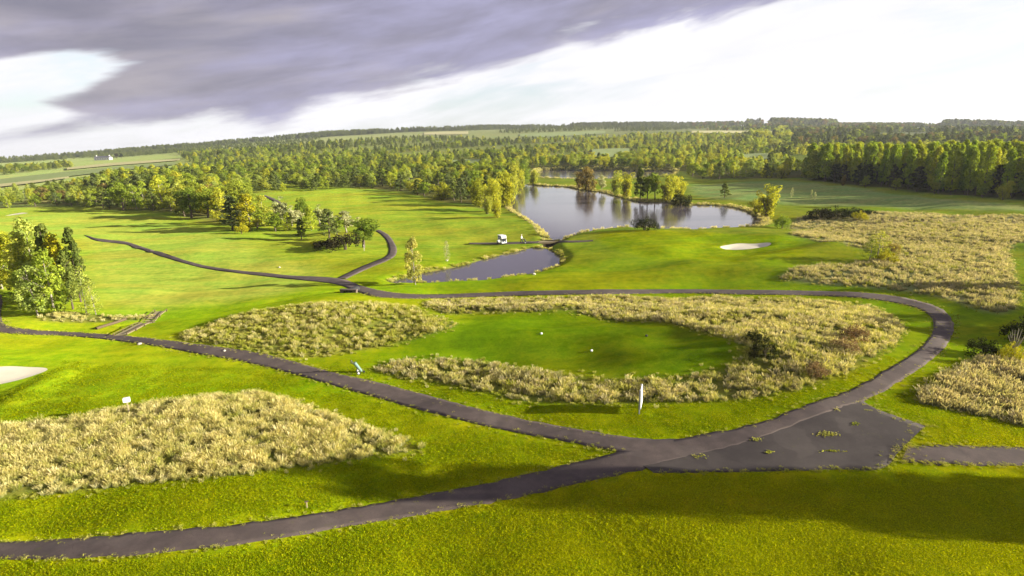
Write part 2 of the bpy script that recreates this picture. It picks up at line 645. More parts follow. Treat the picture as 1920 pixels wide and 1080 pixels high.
def asphalt_mat(name, base, warm):
    m_, t, o = new_mat(name)
    geo = t.new('ShaderNodeNewGeometry')
    P = geo.outputs['Position']
    b = t.new('ShaderNodeBsdfPrincipled')
    f1 = t.noise(P, 0.7, 5, 0.6)
    f2 = t.noise(P, 14, 4, 0.7)
    f3 = t.noise(P, 60, 2, 0.6)
    c = t.mix(t.ss(f1, .35, .68), base, warm)
    k_ = t.m('ADD', t.m('ADD', t.m('MULTIPLY', f2, 0.5), t.m('MULTIPLY', f3, .45)), 0.52)
    cc = t.new('ShaderNodeCombineColor')
    for i in range(3):
        t.put(cc.inputs[i], k_)
    c = t.mix(1.0, c, cc.outputs[0], 'MULTIPLY')
    vor = t.new('ShaderNodeTexVoronoi', feature='DISTANCE_TO_EDGE')
    t.l.new(t.mapping(P, (.55, .55, .55)), vor.inputs['Vector'])
    wv = t.m('ADD', vor.outputs['Distance'], t.m('MULTIPLY', t.m('SUBTRACT', f2, .5), .05))
    crack = t.m('MULTIPLY', t.m('SUBTRACT', 1.0, t.ss(wv, .0, .014)), t.ss(f1, .45, .6))
    c = t.mix(t.m('MULTIPLY', crack, .75), c, (0.02, 0.018, 0.016))
    patch = t.ss(t.noise(t.mapping(P, (.35, .35, .35), (0, 0, 0), (5, 2, 0)), 1.0, 2, .4), .56, .60)
    c = t.mix(t.m('MULTIPLY', patch, .12), c, (0.17, 0.145, 0.125))
    moss = t.m('MULTIPLY', t.ss(t.noise(P, 2.1, 5, .7), .60, .72), 0.35)
    c = t.mix(moss, c, (0.10, 0.11, 0.02))
    t.l.new(c, b.inputs['Base Color'])
    b.inputs['Roughness'].default_value = 0.92
    b.inputs['Specular IOR Level'].default_value = 0.2
    bp = t.new('ShaderNodeBump')
    bp.inputs['Strength'].default_value = 0.4
    bp.inputs['Distance'].default_value = 0.02
    t.l.new(f2, bp.inputs['Height'])
    t.l.new(bp.outputs[0], b.inputs['Normal'])
    t.l.new(b.outputs[0], o.inputs[0])
    return m_

def water_mat():
    m_, t, o = new_mat('pond_water')
    geo = t.new('ShaderNodeNewGeometry')
    P = geo.outputs['Position']
    b = t.new('ShaderNodeBsdfPrincipled')
    b.inputs['Base Color'].default_value = (0.085, 0.072, 0.084, 1)
    b.inputs['Roughness'].default_value = 0.11
    b.inputs['IOR'].default_value = 1.36
    b.inputs['Specular IOR Level'].default_value = 0.42
    bp = t.new('ShaderNodeBump')
    bp.inputs['Strength'].default_value = 0.16
    bp.inputs['Distance'].default_value = 0.06
    h_ = t.m('ADD', t.noise(t.mapping(P, (0.7, 1.3, 1)), 1.0, 4, .6), t.m('MULTIPLY', t.noise(P, 5, 3, .6), .25))
    calm = t.ss(t.noise(t.mapping(P, (0.03, 0.07, 1)), 1, 3, .5), .35, .6)
    t.l.new(t.m('MULTIPLY', h_, t.m('ADD', calm, .15)), bp.inputs['Height'])
    t.l.new(bp.outputs[0], b.inputs['Normal'])
    t.l.new(b.outputs[0], o.inputs[0])
    return m_

def leaf_mat(name, cols, trans=0.35, hue_noise=1.2):
    """cols: list of linear colours; each tree takes one by its random number, leaves vary inside the crown"""
    m_, t, o = new_mat(name)
    oi = t.new('ShaderNodeObjectInfo')
    rp = t.new('ShaderNodeValToRGB')
    el = rp.color_ramp.elements
    for i, c in enumerate(cols):
        p = i / max(1, len(cols) - 1)
        if i == 0:
            e = el[0]
        elif i == len(cols) - 1:
            e = el[-1]
        else:
            e = el.new(p)
        e.position = p
        e.color = (*c, 1)
    t.l.new(oi.outputs['Random'], rp.inputs[0])
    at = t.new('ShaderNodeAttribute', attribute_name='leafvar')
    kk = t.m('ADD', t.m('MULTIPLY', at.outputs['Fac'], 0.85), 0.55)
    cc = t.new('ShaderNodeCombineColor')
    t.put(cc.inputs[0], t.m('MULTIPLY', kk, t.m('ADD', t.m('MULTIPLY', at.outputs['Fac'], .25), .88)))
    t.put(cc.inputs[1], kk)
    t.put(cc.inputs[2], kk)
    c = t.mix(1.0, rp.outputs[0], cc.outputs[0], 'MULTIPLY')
    d = t.new('ShaderNodeBsdfDiffuse')
    tr = t.new('ShaderNodeBsdfTranslucent')
    t.l.new(c, d.inputs[0])
    c2 = t.mix(1.0, c, (1.15, 1.1, 0.6), 'MULTIPLY')
    t.l.new(c2, tr.inputs[0])
    mx = t.new('ShaderNodeMixShader')
    mx.inputs[0].default_value = trans
    t.l.new(d.outputs[0], mx.inputs[1])
    t.l.new(tr.outputs[0], mx.inputs[2])
    t.l.new(mx.outputs[0], o.inputs[0])
    return m_

M = {}
M['turf'] = ground_mat()
M['asphalt'] = asphalt_mat('path_asphalt', (0.072, 0.056, 0.052), (0.108, 0.083, 0.074))
M['asphalt2'] = asphalt_mat('apron_asphalt', (0.052, 0.043, 0.040), (0.068, 0.057, 0.052))
M['water'] = water_mat()
M['sand'] = plain('bunker_sand', (0.60, 0.55, 0.42), 0.9, 0.10, 1.5, 0, .3)
M['bark'] = plain('bark', (0.10, 0.075, 0.05), 0.9, 0.4, 5)
M['palebark'] = plain('pale_bark', (0.26, 0.23, 0.17), 0.8, 0.45, 4)
M['pine'] = leaf_mat('pine_needles', [(0.11, 0.145, 0.03), (0.15, 0.19, 0.038), (0.19, 0.23, 0.048), (0.14, 0.18, 0.065)], 0.35)
M['birch'] = leaf_mat('birch_leaves', [(0.33, 0.42, 0.05), (0.43, 0.50, 0.05), (0.52, 0.52, 0.045), (0.38, 0.46, 0.11), (0.47, 0.53, 0.11)], 0.5)
M['broadleaf'] = leaf_mat('broad_leaves', [(0.18, 0.25, 0.033), (0.24, 0.32, 0.036), (0.31, 0.37, 0.04), (0.35, 0.37, 0.05)], 0.45)
M['willow'] = leaf_mat('willow_leaves', [(0.38, 0.40, 0.04), (0.46, 0.46, 0.045), (0.37, 0.41, 0.07)], 0.5)
M['pale'] = leaf_mat('pale_leaves', [(0.42, 0.44, 0.20), (0.50, 0.51, 0.28), (0.36, 0.40, 0.15)], 0.35)
M['poplar'] = leaf_mat('poplar_leaves', [(0.23, 0.33, 0.03), (0.33, 0.41, 0.033), (0.42, 0.44, 0.035)], 0.35)
M['palewillow'] = leaf_mat('pale_willow_leaves', [(0.46, 0.45, 0.12), (0.46, 0.45, 0.12)], 0.45)
M['shadepine'] = leaf_mat('shade_tinted_needles', [(0.035, 0.050, 0.018), (0.05, 0.065, 0.02), (0.06, 0.06, 0.025)], 0.1)  # near-black needles: shade at the right wood's foot put into the colour
M['lawn2'] = leaf_mat('yellow_lawn_blades', [(0.33, 0.40, 0.003), (0.40, 0.43, 0.003), (0.44, 0.45, 0.004)], 0.45)
M['rust'] = leaf_mat('rust_leaves', [(0.22, 0.17, 0.05), (0.28, 0.22, 0.06), (0.20, 0.17, 0.06)], 0.3)
M['gorse'] = leaf_mat('gorse_leaves', [(0.020, 0.030, 0.010), (0.035, 0.042, 0.012), (0.045, 0.038, 0.02)], 0.1)
M['yellow'] = leaf_mat('yellow_leaves', [(0.42, 0.40, 0.02), (0.36, 0.34, 0.02)], 0.3)
M['reed'] = leaf_mat('dry_reed', [(0.20, 0.13, 0.06), (0.28, 0.20, 0.10)], 0.2)
M['straw'] = leaf_mat('straw_blades', [(0.42, 0.41, 0.13), (0.50, 0.48, 0.19), (0.66, 0.63, 0.34), (0.30, 0.33, 0.06), (0.54, 0.51, 0.23), (0.36, 0.38, 0.09)], 0.42)
M['greystraw'] = leaf_mat('dull_straw_blades', [(0.35, 0.325, 0.18), (0.42, 0.385, 0.22), (0.27, 0.275, 0.10), (0.48, 0.44, 0.27), (0.23, 0.25, 0.08)], 0.4)
M['greenrough'] = leaf_mat('green_rough_blades', [(0.30, 0.34, 0.03), (0.36, 0.38, 0.06), (0.44, 0.43, 0.11), (0.26, 0.31, 0.03)], 0.3)
M['lawn'] = leaf_mat('lawn_blades', [(0.23, 0.33, 0.003), (0.29, 0.36, 0.003), (0.37, 0.38, 0.004)], 0.45)
M['white'] = plain('white_paint', (0.80, 0.80, 0.78), 0.4, 0.05, 3)
M['grey'] = plain('grey_paint', (0.35, 0.35, 0.37), 0.5, 0.1, 3)
M['black'] = plain('black_rubber', (0.02, 0.02, 0.022), 0.7, 0.2, 8)
M['darkblue'] = plain('navy_fabric', (0.02, 0.03, 0.06), 0.8, 0.2, 8)
M['teal'] = plain('pale_teal_fabric', (0.14, 0.22, 0.20), 0.7, 0.1, 8)
M['steel'] = plain('brushed_metal', (0.5, 0.5, 0.52), 0.35, 0.1, 8, 0.9)
M['timber'] = plain('weathered_timber', (0.30, 0.25, 0.13), 0.85, 0.3, 5, 0, .3)
M['darktimber'] = plain('dark_timber', (0.10, 0.07, 0.035), 0.85, 0.3, 5, 0, .3)
M['stone'] = plain('culvert_stone', (0.12, 0.09, 0.07), 0.9, 0.35, 3, 0, .4)
M['palestone'] = plain('pale_stone', (0.45, 0.42, 0.34), 0.9, 0.25, 3, 0, .4)
M['skin'] = plain('skin', (0.50, 0.31, 0.22), 0.6, 0.05, 4)
M['glass'] = plain('dark_glass', (0.04, 0.05, 0.06), 0.1, 0.1, 2)
M['slate'] = plain('slate_roof', (0.14, 0.14, 0.16), 0.7, 0.2, 2)
M['harl'] = plain('white_harling', (0.72, 0.70, 0.66), 0.85, 0.06, 2)
M['field_straw'] = plain('stubble', (0.40, 0.37, 0.14), 0.95, 0.12, 0.03)
M['field_green'] = plain('pasture', (0.17, 0.22, 0.045), 0.95, 0.15, 0.03)

# ------------------------------------------------------------------ zones (ground polygons, worked out from where they lie)
RA = [(-80, 812), (0, 798), (120, 788), (200, 772), (300, 756), (380, 745), (450, 739), (520, 746), (600, 772), (700, 808), (792, 840),
      (700, 856), (560, 876), (420, 893), (280, 905), (150, 922), (0, 936), (-80, 944)]
RB = [(338, 630), (400, 606), (480, 584), (560, 572), (640, 567), (720, 569), (790, 582), (848, 606), (838, 618), (760, 640), (650, 660),
      (560, 670), (470, 655), (400, 643), (350, 638)]
RC = [(695, 692), (760, 680), (900, 680), (1010, 697), (1150, 712), (1280, 708), (1370, 688), (1392, 655), (1345, 630), (1240, 604), (1100, 590),
      (1000, 584), (900, 586), (820, 584), (802, 566), (900, 561), (1050, 559), (1200, 558), (1400, 560), (1550, 566), (1640, 577), (1690, 610),
      (1680, 642), (1620, 682), (1540, 717), (1450, 740), (1330, 753), (1200, 757), (1060, 755), (950, 745), (850, 722), (750, 705)]
RD = [(1462, 521), (1482, 509), (1530, 498), (1620, 491), (1680, 476), (1590, 460), (1520, 449), (1480, 438), (1530, 430), (1650, 422),
      (1800, 419), (1920, 422), (2050, 426), (2050, 452), (1905, 456), (1898, 500), (1912, 560), (1885, 587), (1830, 580), (1780, 562), (1700, 547),
      (1600, 537), (1500, 529)]
RE = [(1715, 748), (1760, 712), (1800, 690), (1850, 672), (1990, 660), (1990, 800), (1850, 782), (1760, 764)]
RF = [(72, 594), (110, 588), (200, 591), (292, 592), (250, 602), (150, 605), (82, 602)]
RG = [(1480, 428), (1500, 408), (1560, 400), (1700, 400), (1920, 404), (2050, 408), (2050, 420), (1700, 418), (1530, 428)]
def wpoly(pts, dense=3):
    out_ = []
    for u, v in pts:
        g_ = gp(u, v)
        out_.append((g_.x, g_.y))
    return smooth_closed(np.array(out_), dense)
ZA, ZB, ZC, ZD, ZE, ZF, ZG = [wpoly(p) for p in (RA, RB, RC, RD, RE, RF, RG)]
TEE = wpoly([(850, 640), (900, 600), (1000, 588), (1100, 592), (1240, 606), (1340, 632), (1385, 655), (1365, 685), (1280, 705), (1150, 708), (1010, 692), (900, 676)])
GREEN = wpoly([(1120, 440), (1180, 432), (1300, 434), (1450, 440), (1500, 455), (1500, 485), (1400, 492), (1280, 488), (1160, 470)])
FAIR1 = wpoly([(470, 335), (560, 338), (700, 362), (850, 385), (930, 415), (1000, 432), (1000, 448), (900, 450), (820, 470), (760, 440), (700, 425), (560, 380), (500, 355)])
FAIR2 = wpoly([(-60, 420), (60, 400), (250, 400), (420, 440), (500, 480), (600, 505), (560, 545), (380, 570), (200, 575), (160, 520), (150, 450)])
FAIR3 = wpoly([(1300, 345), (1480, 340), (1650, 360), (1800, 375), (2000, 392), (2000, 400), (1700, 392), (1500, 385), (1330, 372)])

# woods: outlines of the ground they stand on
WOODS = {
    'left': wpoly([(-60, 392), (60, 389), (130, 387), (200, 392), (250, 396), (330, 402), (390, 414), (440, 420), (470, 404), (458, 375), (440, 345),
                   (470, 335), (400, 328), (330, 330), (200, 345), (100, 356), (-60, 372)], 2),
    'middle': wpoly([(515, 328), (570, 340), (640, 350), (720, 357), (800, 371), (860, 380), (900, 392), (945, 385), (968, 350), (985, 338), (950, 322),
                     (880, 316), (780, 306), (680, 300), (560, 300), (470, 306), (430, 318)], 2),
    'behind': wpoly([(985, 317), (1015, 313.5), (1100, 314.5), (1262, 315), (1300, 335), (1390, 336), (1480, 334), (1540, 334), (1560, 322), (1480, 312),
                     (1300, 306), (1100, 302), (990, 304), (950, 312)], 2),
    'right': wpoly([(1515, 338), (1580, 345), (1640, 351), (1750, 362), (1830, 369), (1930, 377), (2080, 388), (2080, 345), (1920, 330), (1740, 320), (1560, 318)], 2),
}

# ------------------------------------------------------------------ ground sheet
gme = mesh_np('ground', np.stack([GX, GY, GZ], -1).reshape(-1, 3), quads, True)

def lerp(c, target, wgt):
    return c * (1 - wgt[..., None]) + np.array(target) * wgt[..., None]

R_ = np.hypot(GX, GY)
tint = np.zeros(GX.shape + (3,)) + np.array([0.215, 0.255, 0.003])
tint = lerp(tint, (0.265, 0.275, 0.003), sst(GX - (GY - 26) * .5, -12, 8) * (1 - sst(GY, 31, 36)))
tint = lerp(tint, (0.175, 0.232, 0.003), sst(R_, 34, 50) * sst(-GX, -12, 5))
tint = lerp(tint, (0.185, 0.240, 0.005), sst(R_, 50, 62))
tint = lerp(tint, (0.190, 0.235, 0.020), sst(R_, 75, 130))
tint = lerp(tint, (0.150, 0.180, 0.035), sst(R_, 230, 420))
near = R_ < 700
def zone(P, colr, soft=1.0, amt=1.0):
    global tint
    x0, y0 = P.min(0) - soft * 2; x1, y1 = P.max(0) + soft * 2
    m_ = (GX > x0) & (GX < x1) & (GY > y0) & (GY < y1)
    wg = np.zeros(GX.shape)
    wg[m_] = sst(sdf(GX[m_], GY[m_], P), -soft, soft)
    tint = lerp(tint, colr, wg * amt)
zone(FAIR1, (0.215, 0.262, 0.022), 3)
zone(FAIR2, (0.210, 0.255, 0.034), 4)
zone(FAIR3, (0.215, 0.275, 0.085), 4)
zone(TEE, (0.125, 0.180, 0.003), 0.8)
zone(GREEN, (0.225, 0.285, 0.005), 1.5)
for P_ in (ZA, ZC, ZE, ZF):
    zone(P_, (0.13, 0.13, 0.03), 0.6, .9)
zone(ZB, (0.21, 0.20, 0.04), 0.6, .9)
zone(ZD, (0.26, 0.24, 0.10), 0.8, .95)
zone(ZG, (0.30, 0.27, 0.13), 1.5, .95)
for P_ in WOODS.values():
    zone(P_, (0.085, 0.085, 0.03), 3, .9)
def band(P, colr, d0, d1):
    global tint
    x0, y0 = P.min(0) - 12; x1, y1 = P.max(0) + 12
    m_ = (GX > x0) & (GX < x1) & (GY > y0) & (GY < y1)
    d = np.full(GX.shape, -99.0)
    d[m_] = sdf(GX[m_], GY[m_], P)
    wg = sst(d, -d1, -d0)
    tint = lerp(tint, colr, wg)
band(POND2, (0.30, 0.26, 0.09), 1.0, 3.0)
band(POND1, (0.24, 0.23, 0.06), 0.3, 1.3)
band(POND3, (0.26, 0.24, 0.09), 0.5, 4.0)
for P_ in PONDS:
    band(P_, (0.035, 0.026, 0.022), -0.1, 0.7)
# hillside far away is heath and wood floor
AZ_ = np.arctan2(GX, np.maximum(GY, 1e-3))
openl = sst(-AZ_, 0.47, 0.56)
tint = lerp(tint, (0.150, 0.165, 0.045), sst(R_, 420, 700) * 0.8 * (1 - openl))
tint = lerp(tint, (0.200, 0.220, 0.085), sst(R_, 1000, 1300) * (1 - openl))
tint = lerp(tint, (0.190, 0.225, 0.075), sst(R_, 300, 420) * openl)
ca = gme.color_attributes.new('tint', 'FLOAT_COLOR', 'POINT')
buf = np.ones((nx * ny, 4), np.float32)
buf[:, :3] = tint.reshape(-1, 3)
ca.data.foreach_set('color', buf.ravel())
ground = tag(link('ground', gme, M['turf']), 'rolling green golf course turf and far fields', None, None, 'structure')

# ------------------------------------------------------------------ sheets laid on the ground
def loft(name, edgeA, edgeB, mat, lift=0.05, n=7, cross=6, rag=0.0, label=None, skirt=True):
    Ea = smooth_open(edgeA, n)
    Eb_ = smooth_open(edgeB, n)
    N = len(Ea)
    rows = []
    rr = np.random.default_rng(5)
    for i in range(N):
        pa, pb = gp(*Ea[i]), gp(*Eb_[i])
        ax, ay, bx, by = pa.x, pa.y, pb.x, pb.y
        wd = math.hypot(ax - bx, ay - by)
        ta = rr.normal(0, rag) / max(wd, .1)
        tb = 1 + rr.normal(0, rag) / max(wd, .1)
        ts = np.linspace(ta, tb, cross)
        rows.append(np.stack([ax + (bx - ax) * ts, ay + (by - ay) * ts], -1))
    rows = np.array(rows)
    z_ = height(rows[..., 0], rows[..., 1])
    camber = np.sin(np.linspace(0, math.pi, cross)) * 0.03
    z_ = z_ + lift + camber[None, :]
    V = np.concatenate([rows, z_[..., None]], -1)
    if skirt:
        e0 = V[:, :1].copy(); e0[..., 2] -= 0.3
        e1 = V[:, -1:].copy(); e1[..., 2] -= 0.3
        V = np.concatenate([e0, V, e1], 1)
    c = V.shape[1]
    id_ = np.arange(N * c).reshape(N, c)
    q = np.stack([id_[:-1, :-1], id_[:-1, 1:], id_[1:, 1:], id_[1:, :-1]], -1).reshape(-1, 4)
    me = mesh_np(name, V.reshape(-1, 3), q, False)
    o = link(name, me, mat)
    bm = bmesh.new(); bm.from_mesh(me)
    bmesh.ops.recalc_face_normals(bm, faces=bm.faces)
    if sum(f_.normal.z for f_ in bm.faces) < 0:
        bmesh.ops.reverse_faces(bm, faces=bm.faces)
    bm.to_mesh(me); bm.free()
    return tag(o, label, None, None, 'structure')

P1A = [(-80, 1023), (0, 1019), (150, 1011), (300, 997), (500, 977), (700, 947), (830, 924), (960, 897), (1080, 868), (1180, 844), (1280, 823), (1413, 797),
       (1513, 760), (1580, 737), (1647, 703), (1713, 663), (1743, 633), (1750, 603), (1727, 581), (1680, 568), (1613, 559), (1513, 554), (1380, 552),
       (1280, 550), (1130, 552), (1000, 554), (840, 559), (773, 560), (707, 557), (673, 548), (625, 532), (531, 522), (400, 506), (333, 490), (267, 469), (233, 458), (183, 452), (157, 441)]
P1B = [(-80, 1055), (0, 1050), (150, 1047), (300, 1038), (500, 1013), (705, 980), (850, 955), (985, 930), (1115, 900), (1215, 878), (1307, 857), (1413, 827),
       (1547, 775), (1610, 755), (1663, 730), (1730, 687), (1770, 653), (1787, 620), (1783, 597), (1757, 576), (1697, 559), (1613, 549), (1480, 545), (1380, 544),
       (1280, 543), (1130, 544), (1000, 546), (840, 552), (773, 552), (723, 547), (680, 537), (632, 522), (531, 516), (400, 501), (333, 484), (267, 463), (233, 453), (183, 448), (160, 437)]
loft('cart_path', P1A, P1B, M['asphalt'], 0.06, 8, 7, 0.07, 'long curving asphalt cart path around the tee')
P2A = [(1330, 822), (1270, 824), (1205, 824), (1120, 812), (1000, 790), (900, 768), (800, 742), (700, 716), (620, 698), (560, 681), (500, 665), (440, 655), (380, 647), (300, 637), (220, 629), (130, 623), (60, 619), (14, 611), (2, 595), (4, 560), (-14, 532)]
P2B = [(1260, 862), (1215, 858), (1165, 849), (1110, 838), (1000, 817), (900, 797), (800, 772), (700, 744), (620, 721), (560, 704), (500, 688), (440, 675), (380, 665), (300, 650), (220, 639), (130, 630), (50, 627), (-10, 621), (-32, 600), (-30, 560), (-50, 532)]
loft('cart_path', P2A, P2B, M['asphalt'], 0.054, 7, 7, 0.05, 'asphalt cart path branching left below the rough mound')
loft('cart_path', [(649, 523), (692, 503), (734, 485), (744, 471), (740, 457), (730, 442), (712, 431)],
     [(632, 522), (681, 499), (722, 482), (729, 469), (726, 454), (716, 441), (704, 433)], M['asphalt'], 0.074, 6, 5, 0.05, 'asphalt path branch bending up past the dark shrubs')
loft('cart_path', [(497, 366), (520, 375), (533, 386), (538, 394)], [(494, 368), (513, 378), (525, 388), (528, 396)], M['asphalt'], 0.07, 5, 4, 0.04, 'short stretch of path on the far fairway')
loft('cart_path', [(880, 455.5), (940, 455), (985, 453.5), (1014, 453)], [(880, 458), (940, 458.5), (985, 457), (1014, 456.5)], M['asphalt'], 0.07, 6, 4, 0.04, 'worn path leading to the bridge from the golf buggy')
loft('cart_path', [(1046, 451.5), (1085, 451.5), (1112, 450.5)], [(1046, 455), (1085, 454.5), (1112, 452.5)], M['asphalt'], 0.07, 6, 4, 0.04, 'worn path fading out right of the bridge')
loft('tarmac_apron', [(1200, 872), (1290, 848), (1400, 818), (1530, 770), (1600, 750), (1640, 766)],
     [(1225, 887), (1330, 886), (1450, 884), (1560, 881), (1655, 878), (1690, 838)], M['asphalt2'], 0.052, 8, 14, 0.04, 'dark tarmac apron beside the path junction')
loft('tarmac_apron', [(1612, 756), (1660, 774), (1735, 800)], [(1600, 800), (1640, 850), (1656, 878)], M['asphalt2'], 0.046, 8, 10, 0.04, 'dark right hand end of the tarmac apron')
loft('gravel_track', [(1702, 838), (1760, 836), (1840, 838), (1930, 841), (2020, 843)], [(1690, 866), (1760, 871), (1840, 873), (1930, 874), (2020, 875)], M['asphalt'], 0.045, 6, 6, 0.12, 'grey track leaving the apron to the right')

def flat_poly(name, P, z_, mat, label):
    bm = bmesh.new()
    vs = [bm.verts.new((x, y, z_)) for x, y in P]
    f_ = bm.faces.new(vs)
    bmesh.ops.triangulate(bm, faces=[f_])
    bmesh.ops.recalc_face_normals(bm, faces=bm.faces)
    if sum(q.normal.z for q in bm.faces) < 0:
        bmesh.ops.reverse_faces(bm, faces=bm.faces)
    me = bpy.data.meshes.new(name)
    bm.to_mesh(me); bm.free()
    return tag(link(name, me, mat), label, None, None, 'structure')

def grow_poly(P, d):
    c = np.roll(P, -1, 0) - np.roll(P, 1, 0)
    n_ = np.stack([c[:, 1], -c[:, 0]], -1)
    n_ /= np.linalg.norm(n_, axis=1)[:, None] + 1e-9
    area = 0.5 * np.sum(P[:, 0] * np.roll(P[:, 1], -1) - np.roll(P[:, 0], -1) * P[:, 1])
    return P + n_ * (d if area > 0 else -d)
flat_poly('pond_water', grow_poly(POND1, 0.5), ZW, M['water'], 'small narrow grey pond beside the fairway')
flat_poly('pond_water', grow_poly(POND2, 0.5), ZW, M['water'], 'large grey pond behind the putting green')
flat_poly('pond_water', grow_poly(POND3, 0.6), ZW, M['water'], 'far pale pond in front of the woods')

for (cx, cy, a, b, rot, dep), lab in zip(BUNK, ('pale sand bunker at the left edge below the path', 'pale sand bunker in the bank of the putting green',
                                                'small far sand bunker at the left edge')):
    nr, na = 9, 44
    vs, fs = [(cx, cy)], []
    c_, s_ = math.cos(rot), math.sin(rot)
    for i in range(1, nr + 1):
        for j in range(na):
            th = 2 * math.pi * j / na
            k_ = (i / nr) * (0.93 + 0.06 * math.sin(3 * th + 1) + 0.03 * math.sin(5 * th))
            px_, py_ = a * k_ * math.cos(th), b * k_ * math.sin(th)
            vs.append((cx + px_ * c_ - py_ * s_, cy + px_ * s_ + py_ * c_))
    vs = np.array(vs)
    z_ = height(vs[:, 0], vs[:, 1]) + 0.04
    bm = bmesh.new()
    bv = [bm.verts.new((vs[i, 0], vs[i, 1], z_[i])) for i in range(len(vs))]
    for j in range(na):
        bm.faces.new((bv[0], bv[1 + j], bv[1 + (j + 1) % na]))
        for i in range(nr - 1):
            p = 1 + i * na
            bm.faces.new((bv[p + j], bv[p + na + j], bv[p + na + (j + 1) % na], bv[p + (j + 1) % na]))
    me = bpy.data.meshes.new('sand_bunker')
    bm.to_mesh(me); bm.free()
    for p in me.polygons:
        p.use_smooth = True
    tag(link('sand_bunker', me, M['sand']), lab, None, None, 'structure')

# far fields on the hillside
FIELDS = [
    ([(126, 316), (200, 308), (270, 303), (338, 299)], [(126, 320), (200, 313), (270, 307.5), (338, 302)], 'field_straw', 'pale stubble strip on the far left hill'),
    ([(-40, 343), (60, 331), (160, 320), (260, 311), (330, 305)], [(-40, 354), (60, 342), (160, 329), (260, 318), (330, 310)], 'field_green', 'green pasture on the far left slope'),
    ([(-40, 352), (60, 341), (130, 333)], [(-40, 358), (60, 346), (130, 336)], 'field_straw', 'straw coloured strip below the far left pasture'),
    ([(795, 249), (830, 247.5), (878, 247)], [(795, 253), (830, 253), (878, 252)], 'field_straw', 'pale field below the skyline near the middle'),
    ([(975, 252), (1040, 249), (1135, 246)], [(975, 257), (1040, 257), (1135, 251)], 'field_green', 'yellow green field high on the middle hill'),
    ([(1297, 246), (1370, 246), (1450, 247)], [(1297, 250), (1370, 250.5), (1450, 250)], 'field_straw', 'pale field below the right skyline wood'),
    ([(835, 304), (870, 301), (900, 301)], [(835, 313), (870, 313), (900, 310)], 'field_green', 'small green clearing in the middle wood'),
    ([(1110, 282), (1150, 280), (1180, 280)], [(1110, 296), (1150, 297), (1180, 293)], 'field_green', 'green clearing behind the far pond'),
    ([(1385, 292), (1420, 290), (1440, 290)], [(1385, 303), (1420, 303), (1440, 300)], 'field_green', 'small green clearing right of the far pond'),
]
FIELD_PX = []
for a_, b_, mt, lab in FIELDS:
    loft('field', a_, b_, M[mt], 1.2, 5, 6, 0, lab, False)
    FIELD_PX.append(np.array(list(a_) + list(b_)[::-1], float))

# ------------------------------------------------------------------ leaf clouds
def leaf_mesh(name, P, Nn, size, var, seed, aspect=0.62):
    r = np.random.default_rng(seed)
    n_ = len(P)
    t = r.normal(size=(n_, 3))
    t -= Nn * np.sum(t * Nn, 1)[:, None]
    t /= np.linalg.norm(t, axis=1)[:, None] + 1e-9
    b = np.cross(Nn, t)
    s_ = size[:, None] * 0.5
    fold = Nn * s_ * 0.35
    V = np.stack([P - t * s_, P - b * s_ * aspect + fold, P + t * s_, P + b * s_ * aspect + fold], 1).reshape(-1, 3)
    Fq = np.arange(n_ * 4).reshape(-1, 4)
    me = mesh_np(name, V, Fq)
    at = me.attributes.new('leafvar', 'FLOAT', 'POINT')
    at.data.foreach_set('value', np.repeat(var, 4).astype(np.float32))
    return me

def clump_points(centres, rad, per, r, flat=0.75):
    P, Nn, var = [], [], []
    for c, q in zip(centres, rad):
        d = r.normal(size=(per, 3))
        d /= np.linalg.norm(d, axis=1)[:, None]
        k_ = r.uniform(0.45, 1.0, per) ** 0.6
        p = c + d * (k_ * q)[:, None] * np.array([1, 1, flat])
        P.append(p)
        nn = d + r.normal(0, .55, size=(per, 3)) + np.array([0, 0, .25])
        nn /= np.linalg.norm(nn, axis=1)[:, None]
        Nn.append(nn)
        var.append(np.clip(r.uniform(0, 1) * 0.5 + r.uniform(0, .5, per), 0, 1))
    return np.concatenate(P), np.concatenate(Nn), np.concatenate(var)

